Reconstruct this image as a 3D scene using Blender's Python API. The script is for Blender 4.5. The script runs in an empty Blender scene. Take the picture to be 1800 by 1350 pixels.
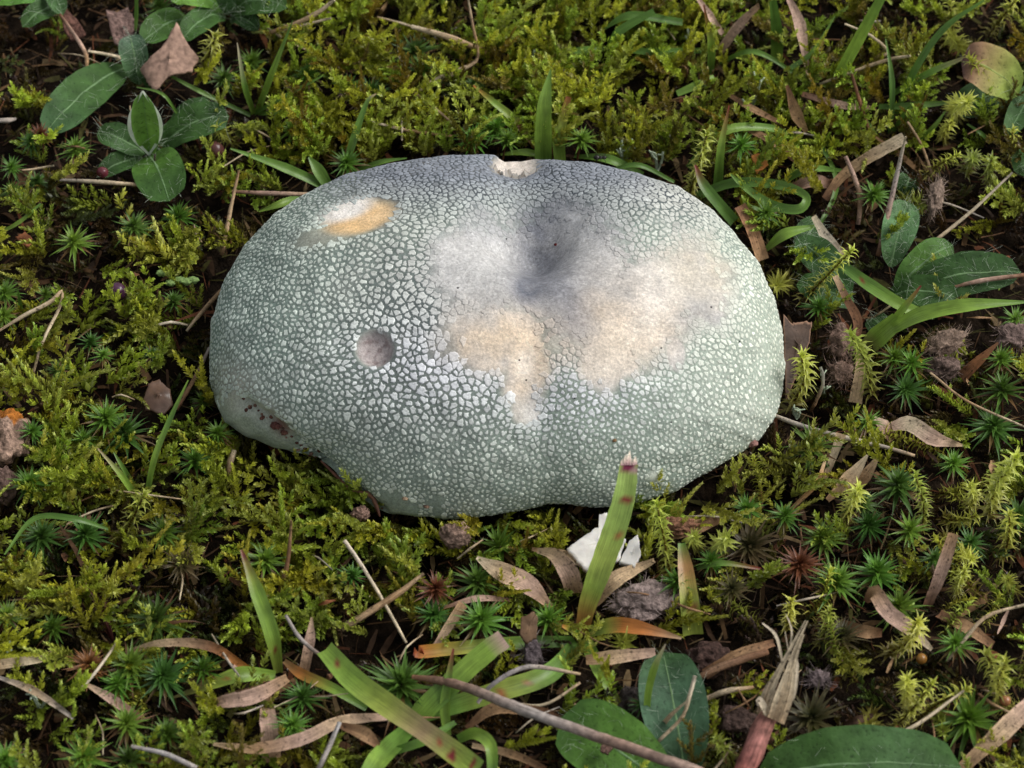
import bpy, math, random
import numpy as np
from mathutils import Vector, Matrix, noise, kdtree
from mathutils.bvhtree import BVHTree

# ------------------------------------------------------------------ camera, sky, sun, exposure
U = 0.01                                  # everything below is measured in centimetres
SC = bpy.context.scene
PITCH = math.radians(50); DIST = 74.6; FPX = 1800 * 60 / 17.3
RGT = np.array([1.0, 0, 0]); UPV = np.array([0, math.sin(PITCH), math.cos(PITCH)])
TOC = np.array([0, -math.cos(PITCH), math.sin(PITCH)])      # towards the camera
cd = bpy.data.cameras.new('camera'); cam = bpy.data.objects.new('camera', cd)
SC.collection.objects.link(cam); SC.camera = cam
cam.location = Vector(TOC * DIST * U); cam.rotation_euler = (math.pi/2 - PITCH, 0, 0)
cd.sensor_width = 17.3; cd.lens = 60; cd.clip_start = 0.01; cd.clip_end = 100
cd.dof.use_dof = True; cd.dof.focus_distance = (DIST - 1.2) * U; cd.dof.aperture_fstop = 14

SUN = Vector((0.66, 0.16, 0.73)).normalized()
w = bpy.data.worlds.new('World'); SC.world = w; w.use_nodes = True
nt = w.node_tree; nt.nodes.clear()
sky = nt.nodes.new('ShaderNodeTexSky'); sky.sky_type = 'NISHITA'; sky.sun_disc = False
sky.sun_elevation = math.asin(SUN.z); sky.sun_rotation = math.atan2(SUN.x, SUN.y)
sky.air_density = 1.0; sky.dust_density = 4.0
hs = nt.nodes.new('ShaderNodeHueSaturation'); hs.inputs['Saturation'].default_value = 0.22   # grey cloud cover
bg = nt.nodes.new('ShaderNodeBackground'); bg.inputs[1].default_value = 0.11
wo = nt.nodes.new('ShaderNodeOutputWorld')
nt.links.new(sky.outputs[0], hs.inputs['Color']); nt.links.new(hs.outputs[0], bg.inputs[0]); nt.links.new(bg.outputs[0], wo.inputs[0])
sl = bpy.data.lights.new('sun', 'SUN'); sl.energy = 1.4; sl.angle = math.radians(28); sl.color = (1, 0.97, 0.92)
so = bpy.data.objects.new('sun', sl); SC.collection.objects.link(so)
so.rotation_euler = SUN.to_track_quat('Z', 'Y').to_euler(); so.location = (0.3, 0.1, 1)
vs = SC.view_settings; vs.view_transform = 'Standard'; vs.look = 'None'; vs.gamma = 1; vs.exposure = 0.3
vs.use_curve_mapping = False
SC.cycles.max_bounces = 6; SC.cycles.diffuse_bounces = 3; SC.cycles.glossy_bounces = 2
SC.cycles.transmission_bounces = 4; SC.cycles.transparent_max_bounces = 4
SC.cycles.use_denoising = True

random.seed(7); RNG = np.random.default_rng(7)
C = SC.collection
R = random.uniform

# ------------------------------------------------------------------ helpers
def P(px, py, z=0.0):
    """photo pixel -> point in cm on the horizontal plane at height z"""
    o = TOC * DIST
    d = -TOC * FPX + RGT * (px - 900) + UPV * (675 - py)
    return o + d * ((z - o[2]) / d[2])
def PROJ(p):
    p = np.asarray(p, float); dep = DIST - p @ TOC
    return np.stack([900 + FPX * (p @ RGT) / dep, 675 - FPX * (p @ UPV) / dep], -1)
PXCM = FPX / DIST
def soil_z(x, y):
    return 0.30 * noise.noise((x*0.35, y*0.35, 1.3)) + 0.13 * noise.noise((x*1.3, y*1.3, 7.7))

def tag(o, label=None, cat=None, group=None, kind=None):
    if label: o['label'] = label
    if cat: o['category'] = cat; o['kind'] = 'thing'
    if group: o['group'] = group
    if kind: o['kind'] = kind
    return o
def make_mesh(name, V, F, col=None, uv=None, mat=None, smooth=True):
    V = np.asarray(V, float) * U
    me = bpy.data.meshes.new(name)
    if isinstance(F, np.ndarray):
        k = F.shape[1]; n = len(F)
        me.vertices.add(len(V)); me.vertices.foreach_set('co', V.astype(np.float32).ravel())
        me.loops.add(n*k); me.loops.foreach_set('vertex_index', F.astype(np.int32).ravel())
        me.polygons.add(n); me.polygons.foreach_set('loop_start', np.arange(0, n*k, k, dtype=np.int32))
        me.update(calc_edges=True)
    else:
        me.from_pydata(V.tolist(), [], F)
    if col is not None:
        c = np.ones((len(V), 4), np.float32); c[:, :3] = np.clip(np.asarray(col, float), 0, 1)
        a = me.color_attributes.new('Col', 'FLOAT_COLOR', 'POINT'); a.data.foreach_set('color', c.ravel())
    if uv is not None:
        uv = np.asarray(uv, np.float32)
        li = np.empty(len(me.loops), np.int32); me.loops.foreach_get('vertex_index', li)
        ul = me.uv_layers.new(name='UVMap'); ul.data.foreach_set('uv', uv[li].ravel())
    if smooth: me.polygons.foreach_set('use_smooth', np.ones(len(me.polygons), bool))
    if mat: me.materials.append(mat)
    return me
def link(name, me, parent=None, loc=(0, 0, 0)):
    o = bpy.data.objects.new(name, me); C.objects.link(o); o.location = Vector(loc) * U
    if parent: o.parent = parent
    return o
def empty(name, loc):
    o = bpy.data.objects.new(name, None); C.objects.link(o); o.location = Vector(loc) * U
    o.empty_display_size = 0.005
    return o

def material(name, rough=0.6, trans=0.0, streak=0.0, mottle=0.25, mscale=6.0, bump=0.0, bscale=30.0, objvar=0.0, spec=0.4, spots=0.0, sss=0.0, bdist=0.0002, grain=0.0, gscale=18.0):
    m = bpy.data.materials.new(name); m.use_nodes = True
    t = m.node_tree; n = t.nodes; l = t.links; n.clear()
    out = n.new('ShaderNodeOutputMaterial'); b = n.new('ShaderNodeBsdfPrincipled')
    b.inputs['Roughness'].default_value = rough; b.inputs['Specular IOR Level'].default_value = spec
    at = n.new('ShaderNodeAttribute'); at.attribute_name = 'Col'; col = at.outputs['Color']
    tc = n.new('ShaderNodeTexCoord')
    def mult(col, fac_sock, lo, hi, f0=0.3, f1=0.7):
        mr = n.new('ShaderNodeMapRange'); mr.inputs[1].default_value = f0; mr.inputs[2].default_value = f1
        mr.inputs[3].default_value = lo; mr.inputs[4].default_value = hi; l.new(fac_sock, mr.inputs[0])
        mx = n.new('ShaderNodeVectorMath'); mx.operation = 'SCALE'; l.new(col, mx.inputs[0]); l.new(mr.outputs[0], mx.inputs['Scale'])
        return mx.outputs[0]
    if mottle:
        nz = n.new('ShaderNodeTexNoise'); nz.inputs['Scale'].default_value = mscale / U; nz.inputs['Detail'].default_value = 4
        l.new(tc.outputs['Object'], nz.inputs['Vector']); col = mult(col, nz.outputs['Fac'], 1 - mottle, 1 + mottle)
    if streak:
        mp = n.new('ShaderNodeMapping'); mp.inputs['Scale'].default_value = (26, 1.6, 1)
        l.new(tc.outputs['UV'], mp.inputs['Vector'])
        nz = n.new('ShaderNodeTexNoise'); nz.inputs['Scale'].default_value = 1.0; nz.inputs['Detail'].default_value = 3
        l.new(mp.outputs[0], nz.inputs['Vector']); col = mult(col, nz.outputs['Fac'], 1 - streak, 1 + streak)
    if spots:
        nz = n.new('ShaderNodeTexNoise'); nz.inputs['Scale'].default_value = 14 / U; nz.inputs['Detail'].default_value = 2
        l.new(tc.outputs['Object'], nz.inputs['Vector']); col = mult(col, nz.outputs['Fac'], 1 - spots, 1.0, 0.30, 0.40)
    if grain:
        for gs, ga in ((gscale, grain), (gscale*2.3, grain*0.8)):
            nz = n.new('ShaderNodeTexNoise'); nz.inputs['Scale'].default_value = gs / U; nz.inputs['Detail'].default_value = 3; nz.inputs['Roughness'].default_value = 0.7
            l.new(tc.outputs['Object'], nz.inputs['Vector']); col = mult(col, nz.outputs['Fac'], 1 - ga, 1 + ga, 0.35, 0.65)
    if objvar:
        oi = n.new('ShaderNodeObjectInfo'); col = mult(col, oi.outputs['Random'], 1 - objvar, 1 + objvar, 0, 1)
        wn = n.new('ShaderNodeTexWhiteNoise'); wn.noise_dimensions = '1D'; l.new(oi.outputs['Random'], wn.inputs['W'])
        hu = n.new('ShaderNodeHueSaturation'); mr = n.new('ShaderNodeMapRange')
        mr.inputs[3].default_value = 0.5 - objvar*0.07; mr.inputs[4].default_value = 0.5 + objvar*0.07
        l.new(wn.outputs[0], mr.inputs[0]); l.new(mr.outputs[0], hu.inputs['Hue']); l.new(col, hu.inputs['Color']); col = hu.outputs[0]
    l.new(col, b.inputs['Base Color'])
    if bump:
        nz = n.new('ShaderNodeTexNoise'); nz.inputs['Scale'].default_value = bscale / U; nz.inputs['Detail'].default_value = 5
        l.new(tc.outputs['Object'], nz.inputs['Vector'])
        bp = n.new('ShaderNodeBump'); bp.inputs['Strength'].default_value = bump; bp.inputs['Distance'].default_value = bdist
        l.new(nz.outputs['Fac'], bp.inputs['Height']); l.new(bp.outputs[0], b.inputs['Normal'])
    if sss:
        b.inputs['Subsurface Weight'].default_value = sss; b.inputs['Subsurface Radius'].default_value = (0.002, 0.0015, 0.001)
        b.inputs['Subsurface Scale'].default_value = 0.5
    sh = b.outputs[0]
    if trans:
        tr = n.new('ShaderNodeBsdfTranslucent'); l.new(col, tr.inputs['Color'])
        mx = n.new('ShaderNodeMixShader'); mx.inputs[0].default_value = trans
        l.new(sh, mx.inputs[1]); l.new(tr.outputs[0], mx.inputs[2]); sh = mx.outputs[0]
    l.new(sh, out.inputs['Surface'])
    return m
M = {
 'soil': material('soil', 0.85, mottle=0.55, mscale=3, bump=1.0, bscale=7, spec=0.08, bdist=0.0015),
 'litter': material('litter', 0.8, mottle=0.4, mscale=8, spec=0.15),
 'moss': material('moss', 0.36, trans=0.34, mottle=0.2, mscale=5, objvar=0.26, spec=0.5),
 'star': material('star_moss', 0.42, trans=0.22, mottle=0.2, mscale=5, objvar=0.25, spec=0.45),
 'blade': material('grass', 0.38, trans=0.28, streak=0.28, mottle=0.16, mscale=4, bump=0.2, bscale=20, spec=0.45),
 'dry': material('dry_grass', 0.72, trans=0.10, streak=0.35, mottle=0.25, mscale=5, bump=0.7, bscale=11, spots=0.65, spec=0.2, grain=0.14, gscale=12),
 'wood': material('twig', 0.8, streak=0.4, mottle=0.4, mscale=8, bump=0.6, bscale=14, spec=0.2),
 'leaf': material('leaf', 0.6, trans=0.15, mottle=0.3, mscale=3, bump=0.5, bscale=7, spec=0.22, spots=0.5, bdist=0.0005),
 'hair': material('hair', 0.5, trans=0.3, mottle=0),
 'crumb': material('crumb', 0.9, mottle=0.55, mscale=12, bump=1.0, bscale=12, spec=0.15, bdist=0.0008),
 'cap': material('cap_skin', 0.66, mottle=0.12, mscale=2.2, bump=0.5, bscale=20, spec=0.25, sss=0.08, grain=0.2, gscale=15),
 'flake': material('cap_flake', 0.7, mottle=0.12, mscale=7, bump=0.4, bscale=25, spec=0.22, grain=0.11, gscale=16),
 'flesh': material('flesh', 0.7, mottle=0.08, mscale=5, bump=0.3, bscale=14, spec=0.3, sss=0.2),
 'berry': material('berry', 0.25, mottle=0.3, mscale=5, bump=0.2, bscale=10, spec=0.5),
 'lichen': material('lichen', 0.85, mottle=0.2, mscale=10, bump=0.7, bscale=18, spec=0.2),
 'ant': material('ant', 0.3, mottle=0.2),
}

# the cap's outline as the photograph shows it (pixels)
OUT = np.array([(367,640),(372,560),(395,490),(430,430),(480,375),(540,335),(610,305),(690,285),(780,273),(868,271),(886,284),(915,284),(944,278),
 (1040,285),(1120,303),(1190,325),(1250,365),(1290,405),(1330,455),(1360,520),(1375,580),(1381,640),(1375,690),(1360,740),(1335,775),(1300,800),
 (1240,835),(1180,868),(1120,885),(1080,893),(1040,893),(1000,888),(960,887),(900,900),(840,910),(800,913),(740,908),(690,905),(660,893),(630,870),
 (592,832),(560,808),(530,802),(480,790),(430,770),(395,745),(380,710),(368,670)], float)
OC = np.array([880.0, 600.0])
def outline_radius(al):
    """distance from OC to the outline in direction al"""
    d = np.stack([np.cos(al), np.sin(al)], -1); best = np.zeros(len(al))
    A = OUT - OC; B = np.roll(OUT, -1, 0) - OC
    for a, b in zip(A, B):
        e = b - a; den = d[:, 0]*e[1] - d[:, 1]*e[0]
        t = (a[0]*e[1] - a[1]*e[0]) / den; s = (a[0]*d[:, 1] - a[1]*d[:, 0]) / den
        ok = (s >= -1e-6) & (s <= 1 + 1e-6) & (t > 0)
        best = np.where(ok, np.maximum(best, t), best)
    return best
AL = np.linspace(-math.pi, math.pi, 721); RT = outline_radius(AL + 1e-5)
k = np.exp(-np.linspace(-2, 2, 7)**2); k /= k.sum()
RT = np.convolve(np.concatenate([RT[-4:-1], RT, RT[1:4]]), k, 'same')[3:-3]
def inside_cap(px, py, grow=0.0):
    d = math.hypot(px - OC[0], py - OC[1]); a = math.atan2(py - OC[1], px - OC[0])
    return d < np.interp(a, AL, RT) + grow

# ------------------------------------------------------------------ soil
g = np.concatenate([np.linspace(-300, -20, 9)[:-1], np.linspace(-20, 20, 161), np.linspace(20, 300, 9)[1:]])
X, Y = np.meshgrid(g, g); n = len(g)
Z = np.array([soil_z(x, y) + (0.05*noise.noise((x*4, y*4, 0)) if abs(x) < 20 and abs(y) < 20 else 0) for x, y in zip(X.ravel(), Y.ravel())])
idx = np.arange(n*n).reshape(n, n)
F = np.stack([idx[:-1, :-1], idx[:-1, 1:], idx[1:, 1:], idx[1:, :-1]], -1).reshape(-1, 4)
V = np.stack([X.ravel(), Y.ravel(), Z - 0.05], -1)
base = np.tile([0.013, 0.0082, 0.0048], (len(V), 1)) * (1 + 0.35*RNG.standard_normal((len(V), 1)))
tag(link('soil_ground', make_mesh('soil_ground', V, F, base, None, M['soil'])), 'dark brown humus soil under the moss', None, None, 'structure')

# ------------------------------------------------------------------ the mushroom
def blob(px, py, cx, cy, rx, ry, rot=0.0, pw=2.0):
    c, s = math.cos(math.radians(rot)), math.sin(math.radians(rot))
    u = ((px - cx)*c + (py - cy)*s) / rx; v = (-(px - cx)*s + (py - cy)*c) / ry
    return np.exp(-(u*u + v*v)**(pw/2))
def vnoise(P3, sc, seed=0.0):
    return np.array([noise.noise((p[0]*sc + seed, p[1]*sc, p[2]*sc)) for p in P3])
def mix(a, b, t): return a*(1 - t[:, None]) + np.asarray(b)*t[:, None]

NS, NT = 250, 700
Z0 = 1.15
s = np.linspace(0, 1, NS); A = np.radians(s*128)[:, None]; TH = np.linspace(0, 2*math.pi, NT, endpoint=False)[None, :]
r = np.sin(np.minimum(A, math.pi/2))**0.92 * np.where(A > math.pi/2, np.sin(A)**0.8, 1)
zz = np.where(A < math.pi/2, 2.75*np.abs(np.cos(A))**0.9, 0.95*np.cos(A))
yc = P(880, 902, 0.75)[1] + 4.25; xc = P(874, 600, 1)[0]
GX = xc + 6.0*r*np.cos(TH); GY = yc + 4.3*r*np.sin(TH); GZ = Z0 + zz + 0*TH
top = np.clip((math.radians(100) - A)/math.radians(40), 0, 1)
d0 = P(938, 480, 2.6); dn = P(905, 285, 3.2); df = P(935, 760, 2.0)
GZ = GZ - top*0.68*np.exp(-(((GX - d0[0])/1.15)**2 + ((GY - d0[1])/1.0)**2))
def groove(GX, GY, a, b, wd):
    e = b[:2] - a[:2]; L2 = e @ e
    t = np.clip(((GX - a[0])*e[0] + (GY - a[1])*e[1])/L2, 0, 1)
    return np.exp(-((GX - a[0] - t*e[0])**2 + (GY - a[1] - t*e[1])**2)/wd**2)
GZ = GZ - top*0.42*groove(GX, GY, d0, dn, 0.75) - top*0.16*groove(GX, GY, d0, df, 0.5)
V = np.stack([GX, GY, GZ], -1).reshape(-1, 3)
V[:, 2] += 0.16*vnoise(V[:, :], 0.55, 3.1) * np.repeat(top.ravel(), NT)
for it in range(3):                                  # give the dome the lobed outline of the real cap
    q = PROJ(V); dq = q - OC; al = np.arctan2(dq[:, 1], dq[:, 0]); rr = np.hypot(dq[:, 0], dq[:, 1])
    bi = ((al + math.pi)/(2*math.pi)*240).astype(int) % 240
    Rc = np.zeros(240); np.maximum.at(Rc, bi, rr)
    cen = -math.pi + (np.arange(240) + 0.5)/240*2*math.pi
    Rcv = np.interp(al, np.concatenate([cen - 2*math.pi, cen, cen + 2*math.pi]), np.tile(Rc, 3))
    Rtv = np.interp(al, AL, RT)
    t = rr/Rcv; f = 1 + (Rtv/Rcv - 1)*t**1.5
    dep = DIST - V @ TOC
    V = V + (dq*(f - 1)[:, None] / FPX * dep[:, None]) @ np.stack([RGT, -UPV])
def grid_normals(V):
    G = V.reshape(NS, NT, 3); a = np.roll(G, -1, 1) - np.roll(G, 1, 1); b = np.gradient(G, axis=0)
    N = np.cross(b, a).reshape(-1, 3); N[:NT] = (0, 0, 1)
    N /= np.linalg.norm(N, axis=1)[:, None] + 1e-12
    return N
N = grid_normals(V)
if N[NT*60:NT*61, 2].mean() < 0: N = -N
px, py = PROJ(V).T; front = (N @ TOC > 0.0)
ring = lambda px, py, cx, cy, rr, wd: np.exp(-((np.hypot(px - cx, py - cy) - rr)/wd)**2)
pit = blob(px, py, 658, 613, 30, 30, 0, 5.0)*front
eat = blob(px, py, 632, 381, 66, 27, -14, 4)*front
notch = blob(px, py, 907, 290, 44, 22, 0, 3)*front
lobe_line = np.zeros(len(V))
cl = np.array([(430,705),(482,745),(530,785),(580,825),(630,868),(668,900)], float)
for a, b in zip(cl[:-1], cl[1:]):
    e = b - a; tt = np.clip(((px - a[0])*e[0] + (py - a[1])*e[1])/(e @ e), 0, 1)
    lobe_line = np.maximum(lobe_line, np.exp(-((px - a[0] - tt*e[0])**2 + (py - a[1] - tt*e[1])**2)/12**2))
lobe_line *= front
bumps = vnoise(V, 2.4, 9.0)*0.03
V = V + N*(bumps - 0.22*pit + 0.02*ring(px, py, 658, 613, 34, 6)*front - 0.07*eat - 0.12*notch - 0.16*lobe_line
           + 0.03*blob(px, py, 450, 735, 60, 40, 35)*front)[:, None]
N = grid_normals(V)
if N[NT*60:NT*61, 2].mean() < 0: N = -N

# where the skin is smooth (felted, eaten or worn) and where it is cracked into flakes
def smooth_field(px, py, P3):
    wob = vnoise(P3, 1.6, 4.4)*26; wob2 = vnoise(P3, 1.6, 8.8)*26
    x = px + wob; y = py + wob2
    S = np.zeros(len(px))
    for b in [(860,590,105,70,0),(1105,545,170,105,-8),(1230,500,70,95,-20),(925,640,52,95,0),(930,735,22,40,0),(985,470,150,120,0),(850,470,110,95,0),(1070,640,60,50,0)]:
        S = np.maximum(S, blob(x, y, *b, 2.6))
    for b in [(447,752,95,48,35),(700,893,42,30,20),(768,893,14,28,10),(560,420,55,18,-14),(1190,620,18,30,-25),(1150,840,16,13,0)]:
        S = np.maximum(S, blob(px + wob*0.4, py + wob2*0.4, *b, 4))
    S = np.maximum(S, blob(px, py, 658, 613, 36, 36, 0, 10)); S = np.maximum(S, blob(px, py, 632, 381, 74, 33, -14, 6))
    S = np.maximum(S, blob(px, py, 907, 288, 46, 26, 0, 4))
    return S
def base_colour(px, py, P3, S):
    n1 = vnoise(P3, 1.1, 1.0)*0.5 + vnoise(P3, 3.5, 2.0)*0.3
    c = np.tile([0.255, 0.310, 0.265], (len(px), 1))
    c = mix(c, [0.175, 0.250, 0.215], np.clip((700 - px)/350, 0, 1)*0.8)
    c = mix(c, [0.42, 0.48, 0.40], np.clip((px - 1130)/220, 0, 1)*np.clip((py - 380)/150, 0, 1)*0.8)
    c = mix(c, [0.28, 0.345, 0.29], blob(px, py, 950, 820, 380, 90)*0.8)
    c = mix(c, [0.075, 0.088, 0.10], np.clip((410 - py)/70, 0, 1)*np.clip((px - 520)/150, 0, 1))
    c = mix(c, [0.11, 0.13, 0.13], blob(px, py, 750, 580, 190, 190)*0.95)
    felt = np.tile([0.47, 0.465, 0.455], (len(px), 1))*(1 + 0.35*n1[:, None])
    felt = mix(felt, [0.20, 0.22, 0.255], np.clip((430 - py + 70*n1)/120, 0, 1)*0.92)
    felt = mix(felt, [0.24, 0.24, 0.26], blob(px, py, 1020, 560, 60, 70)*0.6)
    for (cx, cy, rx, ry, rot, col, am) in [(860,600,85,50,0,(0.66,0.52,0.37),.85),(1110,560,105,70,-10,(0.62,0.50,0.37),.8),(1060,625,80,50,0,(0.64,0.55,0.44),.7),
            (920,640,42,70,0,(0.74,0.58,0.41),.9),(1235,470,70,60,0,(0.62,0.55,0.42),.75),(1150,520,36,44,20,(0.74,0.70,0.65),.6),(923,640,16,24,0,(0.88,0.80,0.70),.9),
            (938,728,17,22,0,(0.86,0.84,0.80),.95),(900,735,40,35,0,(0.55,0.52,0.44),.5)]:
        felt = mix(felt, col, np.clip(blob(px, py, cx, cy, rx*1.12, ry*1.12, rot, 2.2)*(1 + 1.5*n1), 0, 1)*am*.9)
    for (cx, cy, rx, ry, rot, am) in [(938,388,32,44,10,1.0),(928,508,34,30,0,1.0),(948,455,44,60,0,.8),(985,500,40,50,20,.55),(1005,345,70,22,-15,.55),(900,330,60,25,0,.45),(1010,560,26,60,-20,.5)]:
        felt = mix(felt, [0.125, 0.135, 0.165], np.clip(blob(px, py, cx, cy, rx, ry, rot)*(1 + 1.3*n1), 0, 1)*am)  # slate stain of the central hollow, with the hollow's shade mixed into the colour
    global felt_all; felt_all = np.minimum(felt*1.08, .85); felt = np.minimum(felt*1.06, .85)
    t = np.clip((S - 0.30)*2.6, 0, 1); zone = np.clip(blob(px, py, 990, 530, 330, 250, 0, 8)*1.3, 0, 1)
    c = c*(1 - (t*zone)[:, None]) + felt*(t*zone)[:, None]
    low = t*(1 - zone)
    c = mix(c, [0.30, 0.355, 0.285], low*np.clip(blob(px, py, 470, 740, 150, 90) + 0.3, 0, 1))
    c = mix(c, [0.47, 0.45, 0.39], blob(px, py, 415, 690, 34, 50, -15)*0.75*(0.7 + n1))
    c = mix(c, [0.42, 0.42, 0.36], blob(px, py, 470, 720, 40, 22, 35)*0.6)
    c = mix(c, [0.30, 0.30, 0.24], blob(px, py, 570, 415, 60, 22, -14, 4)*0.7)
    c = mix(c, [0.80, 0.54, 0.27], blob(px, py, 632, 381, 64, 27, -14, 6))
    c = mix(c, [0.86, 0.82, 0.76], np.clip(blob(px, py, 606, 368, 52, 15, -20, 4) + n1*0.25, 0, 1))
    c = mix(c, [0.42, 0.37, 0.36], blob(px, py, 658, 613, 32, 32, 0, 10)); c = mix(c, [0.22, 0.17, 0.165], blob(px, py, 658, 613, 30, 30, 0, 10)*np.clip((vnoise(P3, 9, 3.0) - .12)*4, 0, 1)*.8)
    c = mix(c, [0.70, 0.63, 0.56], blob(px, py, 907, 288, 40, 19, 0, 5)*np.clip(1 + n1*0.4, 0, 1))
    c = mix(c, [0.16, 0.085, 0.065], np.clip(blob(px, py, 492, 755, 24, 12, 50)*(1 + 2*n1), 0, 1)*0.9)
    c = mix(c, [0.66, 0.70, 0.62], blob(px, py, 1152, 838, 13, 11, 0, 6)*0.9)
    return np.clip(c, 0.01, 1)
# colours worked out on a thinned grid would lose the edges: use the full grid
vis = front | (N[:, 2] > 0.2)
S = smooth_field(px, py, V)
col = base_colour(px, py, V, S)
# fine cobweb of pale fibres on the felted skin, black-ish pinholes
fib = np.abs(vnoise(V, 6.5, 11.0)); fib = np.clip(1 - fib/0.07, 0, 1)
speck = np.clip((vnoise(V, 13, 21.0) - 0.25)*3, 0, 1)
inz = np.clip(blob(px, py, 1000, 480, 300, 220, 0, 6), 0, 1)*np.clip(S*3, 0, 1)*(1 - pit)
col = mix(col, np.clip(col*1.35 + 0.05, 0, 0.9), fib*inz*0.6); col = mix(col, col*0.72, speck*inz*0.7)
V = V + N*(0.006*fib*inz)[:, None]
mush = empty('mushroom', (xc, yc, 0.1)); org = np.array([xc, yc, 0.1])
tag(mush, 'large pale green mushroom with cracked lobed cap lying low in the moss', 'mushroom')
idx = np.arange(NS*NT).reshape(NS, NT); nx = np.roll(idx, -1, 1)
F = np.stack([idx[:-1], idx[1:], nx[1:], nx[:-1]], -1).reshape(-1, 4)
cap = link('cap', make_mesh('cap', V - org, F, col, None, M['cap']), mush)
cap['label'] = 'grey-green cap with felted cream centre and a round eaten pit'
bvh = BVHTree.FromPolygons([Vector(v) for v in V], F.tolist())

# flakes of skin: a Voronoi cell in the tangent plane of each seed, shrunk by the crack width, laid on the cap
G4 = V.reshape(NS, NT, 3)
ar = np.linalg.norm(np.cross(np.roll(G4, -1, 1)[:-1] - G4[:-1], G4[1:] - G4[:-1]), axis=2)
ar[int(NS*108/128):] = 0
pr = (ar/ar.sum()).ravel()
cand = RNG.choice(len(pr), 130000, p=pr)
sp_px = px; sp_S = S
def flake_r(x, y):
    f = 0.106 + 0.050*math.exp(-((x - 780)/190)**2 - ((y - 580)/190)**2) + 0.05*math.exp(-((x - 1190)/110)**2 - ((y - 350)/70)**2) - 0.02*max(0, min(1, (y - 700)/150))
    return f
cell = {}; seeds = []; CS = 0.22
for ci in cand:
    p = V[ci]; rr_ = flake_r(px[ci], py[ci])*(0.66 + 0.6*random.random()**1.4)
    kx, ky, kz = int(p[0]//CS), int(p[1]//CS), int(p[2]//CS); ok = True
    for i in (-1, 0, 1):
        for j in (-1, 0, 1):
            for k_ in (-1, 0, 1):
                for q_ in cell.get((kx+i, ky+j, kz+k_), ()):
                    d_ = p - q_[0]
                    if d_ @ d_ < (0.5*(rr_ + q_[1]))**2: ok = False; break
                if not ok: break
            if not ok: break
        if not ok: break
    if ok:
        cell.setdefault((kx, ky, kz), []).append((p, rr_)); seeds.append((ci, rr_))
kd = kdtree.KDTree(len(seeds))
for i, (ci, _) in enumerate(seeds): kd.insert(V[ci], i)
kd.balance()
sid = np.array([c for c, _ in seeds]); SP = V[sid]
pcol = np.tile([0.50, 0.565, 0.485], (len(sid), 1)); sx, sy = px[sid], py[sid]
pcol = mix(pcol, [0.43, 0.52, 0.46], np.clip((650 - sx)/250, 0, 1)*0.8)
pcol = mix(pcol, [0.61, 0.66, 0.56], np.clip((sx - 1100)/250, 0, 1)*np.clip((sy - 350)/150, 0, 1))
pcol = mix(pcol, [0.60, 0.63, 0.66], blob(sx, sy, 760, 640, 190, 110)*0.9)
pcol = mix(pcol, [0.56, 0.59, 0.62], blob(sx, sy, 1020, 690, 160, 90)*0.8)
pcol = mix(pcol, [0.40, 0.41, 0.40], blob(sx, sy, 730, 470, 120, 90)*0.6)
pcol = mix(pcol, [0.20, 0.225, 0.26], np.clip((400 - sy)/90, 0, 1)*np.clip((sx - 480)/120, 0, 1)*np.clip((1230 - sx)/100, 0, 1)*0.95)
pcol = mix(pcol, [0.42, 0.43, 0.40], blob(sx, sy, 1200, 360, 90, 60)*0.7)
crackw = np.full(len(sid), 0.031)
crackw -= 0.015*np.clip((400 - sy)/60, 0, 1)*np.clip((sx - 560)/120, 0, 1)
crackw -= 0.008*blob(sx, sy, 790, 600, 190, 130)
crackw += 0.009*np.clip((sx - 1270)/80, 0, 1)
FV, FF, FC = [], [], []; hash_ = RNG.uniform(-1, 1, len(sid)); pcol = np.minimum(pcol*np.array([1.26, 1.22, 1.24]), .82)
def clip_poly(poly, nx_, ny_, d):
    out = []; m_ = len(poly)
    for i in range(m_):
        a = poly[i]; b = poly[(i+1) % m_]
        da = a[0]*nx_ + a[1]*ny_ - d; db = b[0]*nx_ + b[1]*ny_ - d
        if da <= 0: out.append(a)
        if da*db < 0:
            t_ = da/(da - db); out.append((a[0] + t_*(b[0] - a[0]), a[1] + t_*(b[1] - a[1])))
    return out
nflake = 0; FLK = []
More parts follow.
